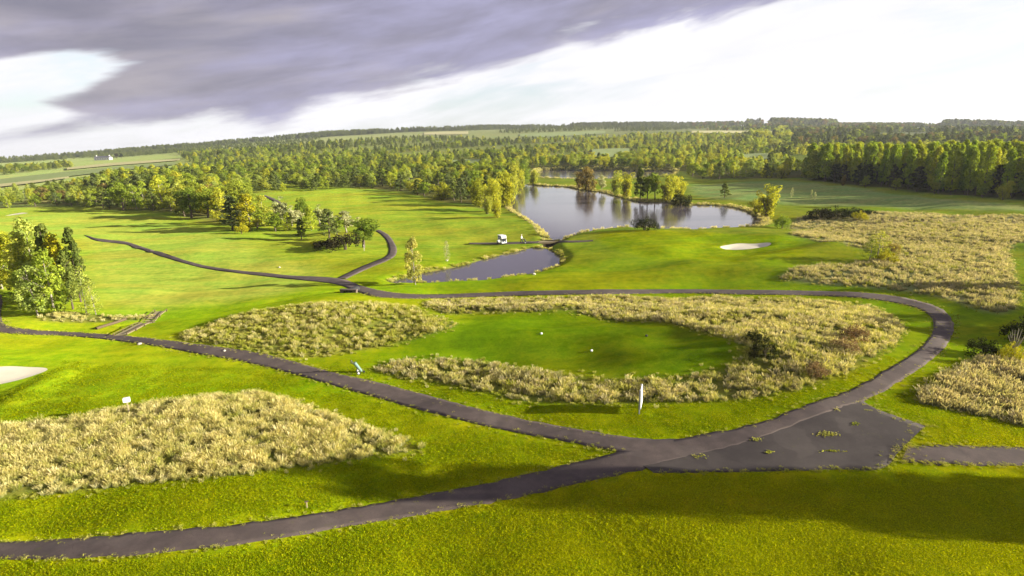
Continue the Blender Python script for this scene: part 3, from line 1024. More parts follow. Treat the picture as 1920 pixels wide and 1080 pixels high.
def crown(kind, seed):
    r = np.random.default_rng(seed)
    cs, rd = [], []
    if kind == 'pine':                       # 10 m, whorled, dark
        Hh = 10.0
        n_ = 62
        for i in range(n_):
            h_ = 0.16 + 0.84 * (i / n_) ** 0.9
            R = 2.6 * (1 - ((h_ - .16) / .86) ** 1.7) ** .8 * (0.75 + 0.25 * math.sin(h_ * 31)) + 0.12
            th = r.uniform(0, 6.283)
            q = R * r.uniform(.55, 1.0)
            cs.append((q * math.cos(th), q * math.sin(th), Hh * h_ + r.normal(0, .15)))
            rd.append(r.uniform(.55, .95) * (1.05 - .55 * h_))
        P, N_, v_ = clump_points(np.array(cs), np.array(rd) * 1.15, 46, r, .6)
        size = r.uniform(.26, .58, len(P))
    elif kind in ('birch', 'sapling'):
        Hh = 10.0
        for i in range(58):
            h_ = r.uniform(.05, 1.0)
            R = 2.4 * math.sin(math.pi * min(1, max(0.02, (h_ - .04) / .98)) ** .8) ** .7 * (1.06 - .35 * h_)
            th = r.uniform(0, 6.283)
            q = R * math.sqrt(r.uniform(.1, 1.0))
            cs.append((q * math.cos(th), q * math.sin(th), Hh * h_ * .97))
            rd.append(r.uniform(.45, .9))
        P, N_, v_ = clump_points(np.array(cs), rd, 46 if kind == 'birch' else 20, r, .95)
        size = r.uniform(.24, .52, len(P)) if kind == 'birch' else r.uniform(.2, .42, len(P))
    elif kind in ('broadleaf', 'pale'):
        Hh = 9.0
        lob = [(r.uniform(-1.5, 1.5), r.uniform(-1.5, 1.5), r.uniform(3.0, 7.0), r.uniform(1.4, 2.3)) for _ in range(7)] + [(0, 0, 6.9, 1.8), (0, 0, 4.2, 2.3)]
        for i in range(72):
            L = lob[r.integers(len(lob))]
            d = r.normal(size=3)
            d /= np.linalg.norm(d)
            q = L[3] * r.uniform(.6, 1.0)
            p = np.array(L[:3]) + d * q
            p[2] = max(p[2], 1.3)
            cs.append(p)
            rd.append(r.uniform(.45, .85))
        P, N_, v_ = clump_points(np.array(cs), rd, 42, r, .8)
        size = r.uniform(.25, .55, len(P))
    elif kind in ('willow', 'rust'):
        Hh = 7.0
        stems = [(r.uniform(0, 6.28), r.uniform(.4, 2.3), r.uniform(4.2, 7.0)) for _ in range(11)]
        for i in range(82):
            th, R, hh = stems[r.integers(len(stems))]
            f_ = r.uniform(.10, 1)
            q = R * (0.45 + .55 * f_) + r.normal(0, .35)
            cs.append((q * math.cos(th + r.normal(0, .2)), q * math.sin(th + r.normal(0, .2)), hh * f_))
            rd.append(r.uniform(.45, .85))
        P, N_, v_ = clump_points(np.array(cs), rd, 42, r, 1.1)
        size = r.uniform(.22, .48, len(P))
    elif kind == 'poplar':
        Hh = 16.0
        for i in range(78):
            h_ = r.uniform(.16, 1.0)
            R = 2.3 * math.sin(math.pi * min(1, (h_ - .05) / .97) ** .85) ** .6 * (1.1 - .45 * h_) + .1
            th = r.uniform(0, 6.283)
            q = R * math.sqrt(r.uniform(.1, 1.0))
            cs.append((q * math.cos(th), q * math.sin(th), Hh * h_ * .98))
            rd.append(r.uniform(.55, 1.05))
        P, N_, v_ = clump_points(np.array(cs), rd, 42, r, 1.2)
        size = r.uniform(.35, .75, len(P))
    else:                                    # bush, 2.5 m high dome
        Hh = 2.5
        for i in range(50):
            th = r.uniform(0, 6.283)
            q = 2.3 * math.sqrt(r.uniform(0, 1))
            top = 2.1 * math.sqrt(max(.05, 1 - (q / 2.6) ** 2)) * r.uniform(.75, 1.1)
            cs.append((q * math.cos(th), q * math.sin(th) * .8, max(.25, top * r.uniform(.35, 1))))
            rd.append(r.uniform(.28, .6))
        P, N_, v_ = clump_points(np.array(cs), rd, 44, r, .9)
        size = r.uniform(.10, .24, len(P))
    P[:, 2] = np.maximum(P[:, 2], 0.08)
    return leaf_mesh(kind + '_crown', P, N_, size, v_, seed + 1)

def trunk(kind, seed):
    r = random.Random(seed)
    mb = MB()
    H_ = {'pine': 9.4, 'birch': 9.2, 'sapling': 9.0, 'broadleaf': 6.6, 'pale': 6.6, 'willow': 3.6, 'rust': 3.6, 'poplar': 14.5, 'bush': 1.2}[kind]
    R0 = {'pine': .20, 'birch': .14, 'sapling': .12, 'broadleaf': .26, 'pale': .2, 'willow': .16, 'rust': .16, 'poplar': .26, 'bush': .07}[kind]
    if kind in ('willow', 'rust', 'bush'):
        for i in range(6):
            th = i * 1.05 + r.uniform(-.3, .3)
            k_ = r.uniform(.25, .55) * H_
            mb.tube([(0.12 * math.cos(th), 0.12 * math.sin(th), -.3), (k_ * .35 * math.cos(th), k_ * .35 * math.sin(th), H_ * .45),
                     (k_ * math.cos(th), k_ * math.sin(th), H_ * r.uniform(.9, 1.2))], [R0, R0 * .7, R0 * .25], 5)
    else:
        pts_, rads = [], []
        x = y = 0.0
        for i in range(7):
            f_ = i / 6
            pts_.append((x, y, -.4 + (H_ + .4) * f_))
            rads.append(R0 * (1 - f_) ** .8 + .025)
            x += r.uniform(-.12, .12); y += r.uniform(-.12, .12)
        mb.tube(pts_, rads, 7)
        for i in range(9):
            f_ = r.uniform(.28, .85)
            j = min(5, int(f_ * 6))
            b0 = Vector(pts_[j]).lerp(Vector(pts_[j + 1]), f_ * 6 - j)
            th = r.uniform(0, 6.28)
            L = (1 - f_) * H_ * .28 + .5
            mb.tube([b0, b0 + Vector((math.cos(th) * L * .55, math.sin(th) * L * .55, L * .3)), b0 + Vector((math.cos(th) * L, math.sin(th) * L, L * .75))],
                    [R0 * .32, R0 * .22, .02], 4)
    bmesh.ops.recalc_face_normals(mb.bm, faces=mb.bm.faces)
    me = bpy.data.meshes.new(kind + '_trunk')
    mb.bm.to_mesh(me); mb.bm.free()
    me.materials.append(M['palebark'] if kind in ('birch', 'sapling', 'pale') else M['bark'])
    return me

PROTO = {}
HGT = {'pine': 10.0, 'birch': 10.0, 'sapling': 10.0, 'broadleaf': 9.2, 'pale': 9.2, 'willow': 7.4, 'rust': 7.4, 'poplar': 16.4, 'bush': 2.5}
for kd, nv in (('pine', 5), ('birch', 5), ('broadleaf', 4), ('willow', 4), ('poplar', 4), ('bush', 4), ('pale', 2), ('rust', 2), ('sapling', 2)):
    PROTO[kd] = []
    for i in range(nv):
        PROTO[kd].append((crown(kd, 100 + i * 7 + len(kd) * 31), trunk(kd, 50 + i)))
MATOF = {'pine': 'pine', 'birch': 'birch', 'broadleaf': 'broadleaf', 'willow': 'willow', 'poplar': 'poplar', 'bush': 'gorse', 'pale': 'pale', 'rust': 'rust', 'sapling': 'birch'}
NAME = {'pine': 'pine_tree', 'birch': 'birch_tree', 'broadleaf': 'broadleaf_tree', 'willow': 'willow_tree', 'poplar': 'poplar_tree', 'bush': 'bush',
        'pale': 'pale_willow_tree', 'rust': 'autumn_tree', 'sapling': 'sapling'}
CAT = {k_: 'tree' for k_ in NAME}
CAT['bush'] = 'bush'
_mesh_cache = {}
trees = []
def crown_me(kd, i, mat):
    key = (kd, i, mat)
    if key not in _mesh_cache:
        base = PROTO[kd][i][0]
        me = base if not base.materials else base.copy()
        if len(me.materials):
            me.materials[0] = M[mat]
        else:
            me.materials.append(M[mat])
        _mesh_cache[key] = me
    return _mesh_cache[key]

def tree(kd, loc, h_, label, group=None, wide=1.0, mat=None, name=None, lean=0.0):
    i = random.randrange(len(PROTO[kd]))
    s_ = h_ / HGT[kd]
    e = empty(name or NAME[kd], loc, random.uniform(0, 6.28), label, CAT[kd] if not name else name.split('_')[-1], group)
    e.rotation_euler = (random.uniform(-.04, .04) + lean, random.uniform(-.04, .04), random.uniform(0, 6.28))
    e.scale = (s_ * wide, s_ * wide, s_)
    c_ = link('crown', crown_me(kd, i, mat or MATOF[kd]), None, e)
    link('stem' if kd == 'bush' else 'trunk', PROTO[kd][i][1], None, e)
    trees.append((e, kd))
    return e

def tree_px(kd, u, v, hpx, label, group=None, wide=1.0, mat=None, name=None):
    p = gp(u, v)
    zc = to_px(p)[2]
    return tree(kd, p, hpx * zc / F, label, group, wide, mat, name)

# --- clump at the left edge
gL = 'trees of the clump beside the left path'
for u, v, h_, kd, lab, wd, mt in [
    (72, 592, 100, 'birch', 'bushy yellow green birch at the front of the left clump', 1.15, None),
    (104, 590, 122, 'birch', 'pale green birch in the front middle of the left clump', 1.0, None),
    (137, 580, 108, 'pine', 'dark pine at the front right of the left clump', .75, None),
    (152, 566, 138, 'pine', 'tall pine on the right edge of the left clump', .62, None),
    (106, 560, 140, 'pine', 'tall dark pine rising in the middle of the left clump', .7, None),
    (127, 562, 126, 'birch', 'golden birch between the pines of the left clump', .85, 'yellow'),
    (80, 556, 148, 'birch', 'tallest pale birch at the back of the left clump', .9, None),
    (54, 562, 122, 'birch', 'green leafy birch inside the left clump', .9, None),
    (30, 548, 112, 'birch', 'yellowish birch toward the left edge of the clump', 1.0, None),
    (4, 542, 108, 'birch', 'birch cut by the left edge of the picture', 1.1, None),
    (42, 574, 66, 'birch', 'low olive birch at the clump\'s lower left', 1.1, None),
    (180, 590, 66, 'sapling', 'thin yellow birch standing right of the left clump', 1.0, None),
    (162, 588, 86, 'sapling', 'slim pale birch on the clump\'s right fringe', 1.0, None),
    (-22, 545, 116, 'pine', 'pine just at the left border behind the clump', 1.0, None),
    (14, 520, 66, 'birch', 'round pale birch behind the clump at the left edge', 1.3, None)]:
    tree_px(kd, u, v, h_, lab, gL, wd, mt)
# --- row of trees on the island between the two fairways
gI = 'trees between the two fairways'
for u, v, h_, kd, lab, wd, mt in [
    (436, 432, 58, 'pine', 'dark pine at the left end of the row between fairways', 1.1, None),
    (418, 420, 60, 'birch', 'yellow birch joining the row to the left wood', 1.0, None),
    (470, 432, 62, 'birch', 'bright yellow birch beside the dark pine in the row', 1.1, 'yellow'),
    (453, 438, 20, 'bush', 'small yellow bush in front of the row between fairways', .6, 'yellow'),
    (498, 424, 52, 'birch', 'pale leafy birch left of centre in the row', 1.2, None),
    (517, 434, 38, 'broadleaf', 'low green tree in front of the pale row', 1.0, None),
    (530, 418, 46, 'pale', 'silvery pale tree in the middle of the row', 1.1, None),
    (548, 424, 36, 'pale', 'low whitish willow in the middle of the row', 1.3, None),
    (566, 450, 36, 'pine', 'small dark pine standing forward of the row', .9, None),
    (567, 418, 48, 'broadleaf', 'slim green tree behind the small pine', .8, None),
    (584, 432, 42, 'birch', 'yellow birch right of the small forward pine', .9, None),
    (600, 422, 36, 'pale', 'low whitish willow left of the large pine', 1.3, None),
    (617, 447, 50, 'pine', 'larger dark pine toward the right of the row', 1.1, None),
    (622, 428, 30, 'pale', 'cream coloured tree top behind the larger pine', .9, None),
    (650, 436, 40, 'pale', 'bright whitish willow behind the dark shrubs', 1.2, None),
    (614, 466, 22, 'bush', 'low dark shrub under the larger pine', 1.0, None),
    (648, 468, 38, 'bush', 'big dark rounded shrub near the path bend', .75, None),
    (682, 464, 54, 'broadleaf', 'glossy dark green tree at the path bend', 1.35, None),
    (482, 428, 40, 'broadleaf', 'olive leafy tree behind the bright yellow birch', 1.1, None),
    (540, 432, 30, 'birch', 'short light green birch in the middle of the row', 1.2, None),
    (632, 440, 34, 'broadleaf', 'green leafy tree between the large pine and the whitish willow', 1.0, None),
    (592, 460, 10, 'bush', 'tiny yellow bush left of the low dark shrub', 1.0, 'yellow')]:
    tree_px(kd, u, v, h_ * 1.1, lab, gI, wd * 1.25, mt)
# --- small pond and its banks
tree_px('birch', 779, 534, 90, 'pale yellow feathery willow on the near bank of the small pond', None, .85, 'palewillow', 'willow_tree')
tree_px('sapling', 839, 491, 40, 'faint young sapling with white guard beyond the small pond', None, .8, 'pale', 'young_tree')
# --- main pond
gP = 'trees and shrubs around the large pond'
for u, v, h_, kd, lab, wd, mt in [
    (925, 396, 62, 'willow', 'golden willow on the left shore of the large pond', 1.0, None),
    (900, 388, 58, 'willow', 'willow behind the golden one left of the large pond', 1.0, None),
    (948, 388, 72, 'willow', 'tall yellow willow leaning to the large pond', .9, None),
    (962, 372, 62, 'willow', 'willow at the upper left corner of the large pond', .9, None),
    (932, 408, 38, 'willow', 'low golden shrub at the foot of the left shore willows', 1.1, None),
    (914, 401, 34, 'willow', 'small golden shrub beside the fairway edge', 1.0, None),
    (976, 356, 40, 'willow', 'pale willow above the pond\'s far left corner', 1.0, None),
    (1000, 347, 30, 'rust', 'brownish shrub on the pond\'s far left bank', 1.0, 'willow'),
    (1104, 358, 48, 'rust', 'brown leaved tree on the spit between the ponds', 1.15, None),
    (1086, 354, 32, 'rust', 'low brown shrub left of the brown leaved tree', 1.1, None),
    (1128, 359, 32, 'pale', 'thin pale tree right of the brown leaved tree', .8, None),
    (1155, 367, 48, 'willow', 'pale yellow willow in the middle of the spit', 1.1, None),
    (1174, 371, 52, 'willow', 'yellow willow right of centre on the spit', .95, None),
    (1200, 376, 62, 'pine', 'slender dark pine on the spit between the ponds', .8, None),
    (1214, 374, 46, 'broadleaf', 'dark tree beside the slender pine', .8, None),
    (1228, 374, 56, 'broadleaf', 'dark green tree left of the bright willow', .7, None),
    (1250, 378, 56, 'willow', 'bright yellow willow on the far shore of the pond', 1.15, None),
    (1270, 374, 44, 'willow', 'green gold willow right of the bright one', 1.1, None),
    (1276, 389, 34, 'bush', 'dark overhanging bush on the pond\'s far shore', .8, None),
    (1208, 431, 28, 'bush', 'dark bush on the near bank behind the green', 1.0, None),
    (1358, 371, 27, 'pine', 'lone small dark tree above the pond\'s right end', 1.5, None),
    (1437, 408, 68, 'willow', 'large yellow willow at the right end of the pond', 1.0, None),
    (1418, 404, 40, 'willow', 'lower yellow willow left of the large one', 1.0, None),
    (1466, 428, 34, 'bush', 'green shrub added in place of the shaded bank below the large yellow willow', .5, 'broadleaf')]:  # last entry: shrub added where the green bank lies in shade
    tree_px(kd, u, v, h_, lab, gP, wd, mt)
# --- rough on the right
gR = 'shrubs in the rough on the right'
for u, v, h_, kd, lab, wd, mt in [
    (1645, 489, 58, 'sapling', 'open green shrub standing in the right hand rough', 1.8, 'broadleaf'),
    (1630, 488, 40, 'sapling', 'small open shrub left of the larger one in the rough', 1.7, 'broadleaf'),
    (1664, 492, 26, 'bush', 'low yellow bush at the foot of the open shrub', .8, 'yellow'),
    (1671, 474, 26, 'bush', 'brown bush behind the open shrub in the rough', .6, 'rust'),
    (1540, 411, 28, 'bush', 'broad dark gorse bush beyond the rough', 1.1, None),
    (1572, 409, 24, 'bush', 'second dark gorse bush beyond the rough', 1.3, None),
    (1597, 406, 20, 'bush', 'third dark gorse bush beyond the rough', 1.3, None),
    (1620, 403, 14, 'bush', 'small dark gorse bush ending the gorse row', 1.5, None),
    (1518, 413, 12, 'bush', 'low dark gorse at the left of the gorse row', 1.5, None),
    (1611, 413, 20, 'bush', 'yellow shrub in front of the gorse row', .8, 'yellow'),
    (1844, 668, 42, 'bush', 'dark rounded shrub at the right by the path bend', .85, None),
    (1872, 672, 30, 'bush', 'low brown green shrub right of the dark one', .9, 'broadleaf'),
    (1893, 684, 48, 'bush', 'bright yellow shrub near the right edge', .45, 'yellow'),
    (1925, 640, 52, 'bush', 'dark shrub cut by the right edge', .9, None),
    (1905, 672, 30, 'bush', 'dull green shrub behind the yellow one', .9, 'broadleaf'),
    (1418, 643, 32, 'bush', 'small dark bush in the rough behind the tee', .8, None),
    (1434, 668, 34, 'bush', 'second small dark bush in the rough behind the tee', .9, None),
    (1415, 672, 16, 'bush', 'lowest dark bush in the rough behind the tee', .9, None),
    (1602, 640, 36, 'bush', 'dry brown docks in the rough inside the bend', .9, 'reed'),
    (1585, 660, 32, 'bush', 'second patch of dry brown docks inside the bend', .9, 'reed'),
    (1530, 705, 30, 'bush', 'dry brown weeds near the rough\'s lower edge', .9, 'reed'),
    (1484, 370, 18, 'sapling', 'faint young tree on the far right fairway', .7, 'pale'),
    (1520, 376, 20, 'sapling', 'second faint young tree on the far right fairway', .7, 'pale'),
    (1527, 376, 17, 'sapling', 'third faint young tree on the far right fairway', .7, 'pale')]:
    tree_px(kd, u, v, h_, lab, gR, wd, mt)
# bare pale twigs above the yellow shrub
p = gp(1897, 676)
e = empty('bare_shrub', p, 0, 'leafless pale branching shrub above the yellow one at right', 'shrub')
for i in range(9):
    th = i * .7
    mb = MB()
    k_ = random.uniform(.25, .8)
    mb.tube([(0, 0, -.1), (.2 * math.cos(th) * k_, .2 * math.sin(th) * k_, 1.1), (k_ * math.cos(th), k_ * math.sin(th), random.uniform(2.2, 3.1))], [.05, .04, .012], 5)
    mb.tube([(.2 * math.cos(th) * k_, .2 * math.sin(th) * k_, 1.1), (k_ * math.cos(th + .8) * .8, k_ * math.sin(th + .8) * .8, 2.1)], [.03, .01], 4)
    mb.build('branch', M['palebark'], e)
# --- shrubs in front of the right-hand wood
for u, v, h_, kd, lab, wd, mt in [
    (1580, 348, 20, 'willow', 'leftmost low shrub in front of the tall right wood', 1.0, 'rust'),
    (1622, 352, 24, 'broadleaf', 'round green shrub in front of the tall right wood', 1.0, None),
    (1680, 357, 26, 'broadleaf', 'dull shrub against the dark of the right wood', 1.0, None),
    (1752, 364, 26, 'broadleaf', 'round olive shrub before the middle of the right wood', 1.1, None),
    (1842, 371, 28, 'broadleaf', 'dark round shrub near the right end of the wood', 1.0, None),
    (1880, 375, 36, 'willow', 'orange yellow shrub near the right end of the wood', 1.0, None)]:
    tree_px(kd, u, v, h_, lab, 'shrubs along the foot of the right wood', wd, mt)
# --- trees just out of the picture on the right: their long shadows lie over the foreground
for x, y, h_, kd, wd in [(41, 24.3, 15.6, 'broadleaf', .58), (48, 22.2, 12.0, 'birch', .8), (49.5, 24.2, 11.0, 'birch', .75), (58, 21.4, 12.5, 'broadleaf', .6),
                         (61, 23.2, 13.0, 'birch', .8), (66, 52, 9.5, 'broadleaf', 1.0), (72, 56, 9, 'broadleaf', 1.0), (78, 66, 9, 'pine', 1.1)]:
    tree(kd, (x, y, hz(x, y)), h_, 'tree beyond the right edge shading the foreground lawn', 'trees beyond the right edge', wd)

# --- woods: individual trees where they can be told apart, a mass behind
def scatter(P, spacing, n_try, seed):
    r = np.random.default_rng(seed)
    x0, y0 = P.min(0); x1, y1 = P.max(0)
    pts_ = np.stack([r.uniform(x0, x1, n_try), r.uniform(y0, y1, n_try)], -1)
    pts_ = pts_[inpoly(pts_[:, 0], pts_[:, 1], P)]
    keep, cell = [], {}
    for q in pts_:
        c = (int(q[0] // spacing), int(q[1] // spacing))
        ok = True
        for i in (-1, 0, 1):
            for j in (-1, 0, 1):
                for k_ in cell.get((c[0] + i, c[1] + j), ()):
                    if (k_[0] - q[0]) ** 2 + (k_[1] - q[1]) ** 2 < spacing ** 2:
                        ok = False
        if ok:
            cell.setdefault(c, []).append(q)
            keep.append(q)
    return np.array(keep)

def to_px_v(x, y, z):
    r_ = np.stack([x, y, z - HCAM], -1)
    zc = r_ @ fwd
    return 960 + F * (r_ @ cr) / zc, 540 - F * (r_ @ cu) / zc

def clear_v(x, y):
    ok = np.ones(len(x), bool)
    for P in PONDS:
        x0, y0 = P.min(0) - 4; x1, y1 = P.max(0) + 4
        m_ = (x > x0) & (x < x1) & (y > y0) & (y < y1)
        if m_.any():
            ok[m_] &= sdf(x[m_], y[m_], P) < -3
    u, v = to_px_v(x, y, height(x, y))
    for fp in FIELD_PX:
        # keep the field itself open, and the strip before it that would hide it
        cx = (u > fp[:, 0].min() - 3) & (u < fp[:, 0].max() + 3)
        n_ = len(fp) // 2
        top = np.interp(u, fp[:n_, 0], fp[:n_, 1])
        bot = np.interp(u, fp[n_:, 0][::-1], fp[n_:, 1][::-1])
        ok &= ~(cx & (v > top - 1) & (v < bot + 6))
    return ok

SPEC = {
    'left': (5.8, [('pine', .32), ('birch', .36), ('broadleaf', .28), ('rust', .04)], (8.0, 12.0), 'left wood', 105),
    'middle': (6.4, [('pine', .26), ('birch', .30), ('broadleaf', .38), ('willow', .06)], (6.5, 10.0), 'middle wood', 120),
    'behind': (8.0, [('pine', .14), ('birch', .34), ('broadleaf', .28), ('willow', .24)], (5.5, 9), 'pond wood', 70),
    'right': (3.7, [('poplar', .58), ('pine', .42)], (13.5, 17.5), 'tall right wood', 140),
}
WORD = {'pine': 'dark green pine', 'birch': 'yellow green birch', 'broadleaf': 'rounded green leafy tree', 'rust': 'rust tinged autumn tree', 'willow': 'yellow willow',
        'poplar': 'yellow green poplar'}
far_pts = []          # (x, y, height, kind)
for wn, (sp, mixk, (h0, h1), where, nmax) in SPEC.items():
    P = WOODS[wn]
    pts_ = scatter(P, sp, 9000, 11 + len(wn))
    d_ = np.hypot(pts_[:, 0], pts_[:, 1])
    pts_ = pts_[np.argsort(d_)]
    # the outermost trees toward the camera are the ones that can be told apart
    pts_ = pts_[clear_v(pts_[:, 0], pts_[:, 1])]
    pu, pv_ = to_px_v(pts_[:, 0], pts_[:, 1], height(pts_[:, 0], pts_[:, 1]))
    cnt = 0
    for (x, y), u, v in zip(pts_, pu, pv_):
        if u < -60 or u > 2050:
            continue
        kd = random.choices([k_ for k_, _ in mixk], [q for _, q in mixk])[0]
        h_ = random.uniform(h0, h1) * (0.95 if kd != 'willow' else .8)
        if wn in ('middle', 'left') and random.random() < .25:
            h_ *= .72
        if wn == 'left':
            h_ *= float(np.interp(u, [0, 130, 220], [.52, .62, 1.0]))
        if wn == 'right' and v < 335:
            h_ *= .9
        mt_ = None
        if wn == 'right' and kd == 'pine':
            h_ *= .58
            mt_ = 'shadepine'  # low pines coloured dark to stand in for shade under the poplars
        if cnt < nmax and -40 < u < 1960:
            u0, u1 = np.percentile(pu, (33, 67))
            side = 'left part of the' if u < u0 else 'right part of the' if u > u1 else 'centre of the'
            rowp = 'at the front in the' if cnt < nmax * .4 else 'deeper in the'
            look = ('low ' if h_ < h0 + .3 * (h1 - h0) else 'high ' if h_ > h0 + .75 * (h1 - h0) else '') + WORD[kd]
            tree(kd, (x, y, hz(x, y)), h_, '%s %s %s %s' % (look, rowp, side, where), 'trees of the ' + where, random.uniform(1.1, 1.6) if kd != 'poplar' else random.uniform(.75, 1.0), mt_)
            cnt += 1
        else:
            far_pts.append((x, y, h_, kd))
r = np.random.default_rng(21)
# hillside woods out to the skyline
n_c = 120000
uu = r.uniform(-140, 2060, n_c)
rr_ = 300 * np.exp(r.uniform(0, 1, n_c) ** .8 * math.log(2350 / 300))
az_ = np.arctan((uu - 960) / F)
cx_, cy_ = rr_ * np.sin(az_), rr_ * np.cos(az_)
cz_ = height(cx_, cy_)
cu_, cv_ = to_px_v(cx_, cy_, cz_)
bigw = (np.sin(cx_ / 120 + 2) * np.sin(cy_ / 170) + 0.6 * np.sin(cx_ / 45 - cy_ / 60))
keep = clear_v(cx_, cy_)
for P in WOODS.values():
    keep &= ~inpoly(cx_, cy_, P)
keep &= ~((cu_ > 975) & (cu_ < 1560) & (cv_ > 315))
keep &= ~((cu_ < 480) & (rr_ < 330)) & ~((cu_ > 470) & (rr_ < 290))
leftf = cu_ < 350 + (cv_ - 300) * 1.5
belt = ((cv_ > np.interp(cu_, [-140, 0, 130], [325, 322, 310])) & (cv_ < np.interp(cu_, [-140, 0, 130], [337, 330, 315])) & (cu_ < 135)) | (rr_ > 1500)
keep &= ~(leftf & ~belt)
keep &= ~((bigw < -0.45) & (rr_ > 380))
belts = np.sin(cx_ / 210 + cy_ / 320 + 1.3 * np.sin(cy_ / 190)) + .7 * np.sin(cx_ / 95 - cy_ / 130)
keep &= ~((belts < .15) & (rr_ > 1150) & (rr_ < 1950) & (cu_ < 1350))
cell = {}
for i in np.nonzero(keep)[0]:
    x, y, d, u, v = cx_[i], cy_[i], rr_[i], cu_[i], cv_[i]
    spc = 6.4 + d * 0.0048 if d < 1900 else 9.0
    c = (int(x // spc), int(y // spc), int(spc))
    if c in cell:
        continue
    cell[c] = 1
    dark = d > 1400 or (u > 1480 and d > 700)
    if dark:
        kd = r.choice(['pine', 'rust', 'broadleaf'], p=[.72, .10 if u > 1200 else .02, .18 if u > 1200 else .26])
    elif u < 1000:
        kd = r.choice(['pine', 'birch', 'broadleaf'], p=[.40 if v > 285 else .75, .32 if v > 285 else .1, .28 if v > 285 else .15])
    else:
        kd = r.choice(['pine', 'birch', 'broadleaf', 'willow'], p=[.20, .36, .26, .18])
    if d > 1400:
        kd = 'pine' if kd == 'pine' or u < 1300 else kd
    far_pts.append((x, y, r.uniform(4.5, 8.5) * (1 + .25 * (d > 900) + .9 * (d > 1950 and belts[i] > -.5)) * (1.5 if u > 1400 and d > 700 else 1), kd))

# two lone trees and the farmhouse on the left hill
for u in (219, 228):
    tree_px('broadleaf', u, 297, 11, 'one of two lone trees on the left skyline', 'lone trees on the left skyline', 1.0, 'gorse')

# ------------------------------------------------------------------ instancing for what nobody could count
def scatter_object(name, pts_, rots, scl, picks, sources, label):
    me = bpy.data.meshes.new(name)
    me.vertices.add(len(pts_))
    me.vertices.foreach_set('co', np.asarray(pts_, np.float32).ravel())
    a = me.attributes.new('rot', 'FLOAT_VECTOR', 'POINT'); a.data.foreach_set('vector', np.asarray(rots, np.float32).ravel())
    a = me.attributes.new('scl', 'FLOAT_VECTOR', 'POINT'); a.data.foreach_set('vector', np.asarray(scl, np.float32).ravel())
    a = me.attributes.new('pick', 'INT', 'POINT'); a.data.foreach_set('value', np.asarray(picks, np.int32))
    o = link(name, me)
    ng = bpy.data.node_groups.new(name + '_scatter', 'GeometryNodeTree')
    ng.interface.new_socket('Geometry', in_out='INPUT', socket_type='NodeSocketGeometry')
    ng.interface.new_socket('Geometry', in_out='OUTPUT', socket_type='NodeSocketGeometry')
    gi = ng.nodes.new('NodeGroupInput'); go = ng.nodes.new('NodeGroupOutput')
    iop = ng.nodes.new('GeometryNodeInstanceOnPoints')
    jn = ng.nodes.new('GeometryNodeJoinGeometry')
    for s_ in reversed(sources):
        oi = ng.nodes.new('GeometryNodeObjectInfo')
        oi.transform_space = 'ORIGINAL'
        oi.inputs['Object'].default_value = s_
        oi.inputs['As Instance'].default_value = True
        ng.links.new(oi.outputs['Geometry'], jn.inputs[0])
    def na(nm, typ):
        n_ = ng.nodes.new('GeometryNodeInputNamedAttribute')
        n_.data_type = typ
        n_.inputs['Name'].default_value = nm
        return [q for q in n_.outputs if q.enabled and q.name == 'Attribute'][0]
    ng.links.new(gi.outputs[0], iop.inputs['Points'])
    ng.links.new(jn.outputs[0], iop.inputs['Instance'])
    iop.inputs['Pick Instance'].default_value = True
    ng.links.new(na('pick', 'INT'), iop.inputs['Instance Index'])
    er = ng.nodes.new('FunctionNodeEulerToRotation')
    ng.links.new(na('rot', 'FLOAT_VECTOR'), er.inputs[0])
    ng.links.new(er.outputs[0], iop.inputs['Rotation'])
    ng.links.new(na('scl', 'FLOAT_VECTOR'), iop.inputs['Scale'])
    ng.links.new(iop.outputs[0], go.inputs[0])
    md = o.modifiers.new('scatter', 'NODES')
    md.node_group = ng
    return tag(o, label, None, None, 'stuff')

src = {}
for e, kd in trees:
    for c_ in e.children:
        if c_.name.startswith('crown') and c_.data.materials[0] == M[MATOF[kd]]:
            L_ = src.setdefault(kd, {})
            L_.setdefault(c_.data.name, c_)
srcl = {k_: list(v_.values())[:3] for k_, v_ in src.items()}
flat, first = [], {}
for k_, v_ in srcl.items():
    first[k_] = (len(flat), len(v_))
    flat += v_
fp_ = np.array([(x, y) for x, y, _, _ in far_pts])
fz = height(fp_[:, 0], fp_[:, 1])
pick_, scl_, rot_ = [], [], []
for x, y, h_, kd in far_pts:
    a0, n0 = first[kd]
    pick_.append(a0 + random.randrange(n0))
    s_ = h_ / HGT[kd]
    wv = s_ * random.uniform(1.15, 1.75)
    scl_.append((wv, wv, s_))
    rot_.append((0, 0, random.uniform(0, 6.28)))
scatter_object('distant_woodland', np.column_stack([fp_, fz - .2]), rot_, scl_, pick_, flat, 'far woodland covering the slopes out to the skyline')
print('far trees', len(far_pts), 'single trees', len(trees))

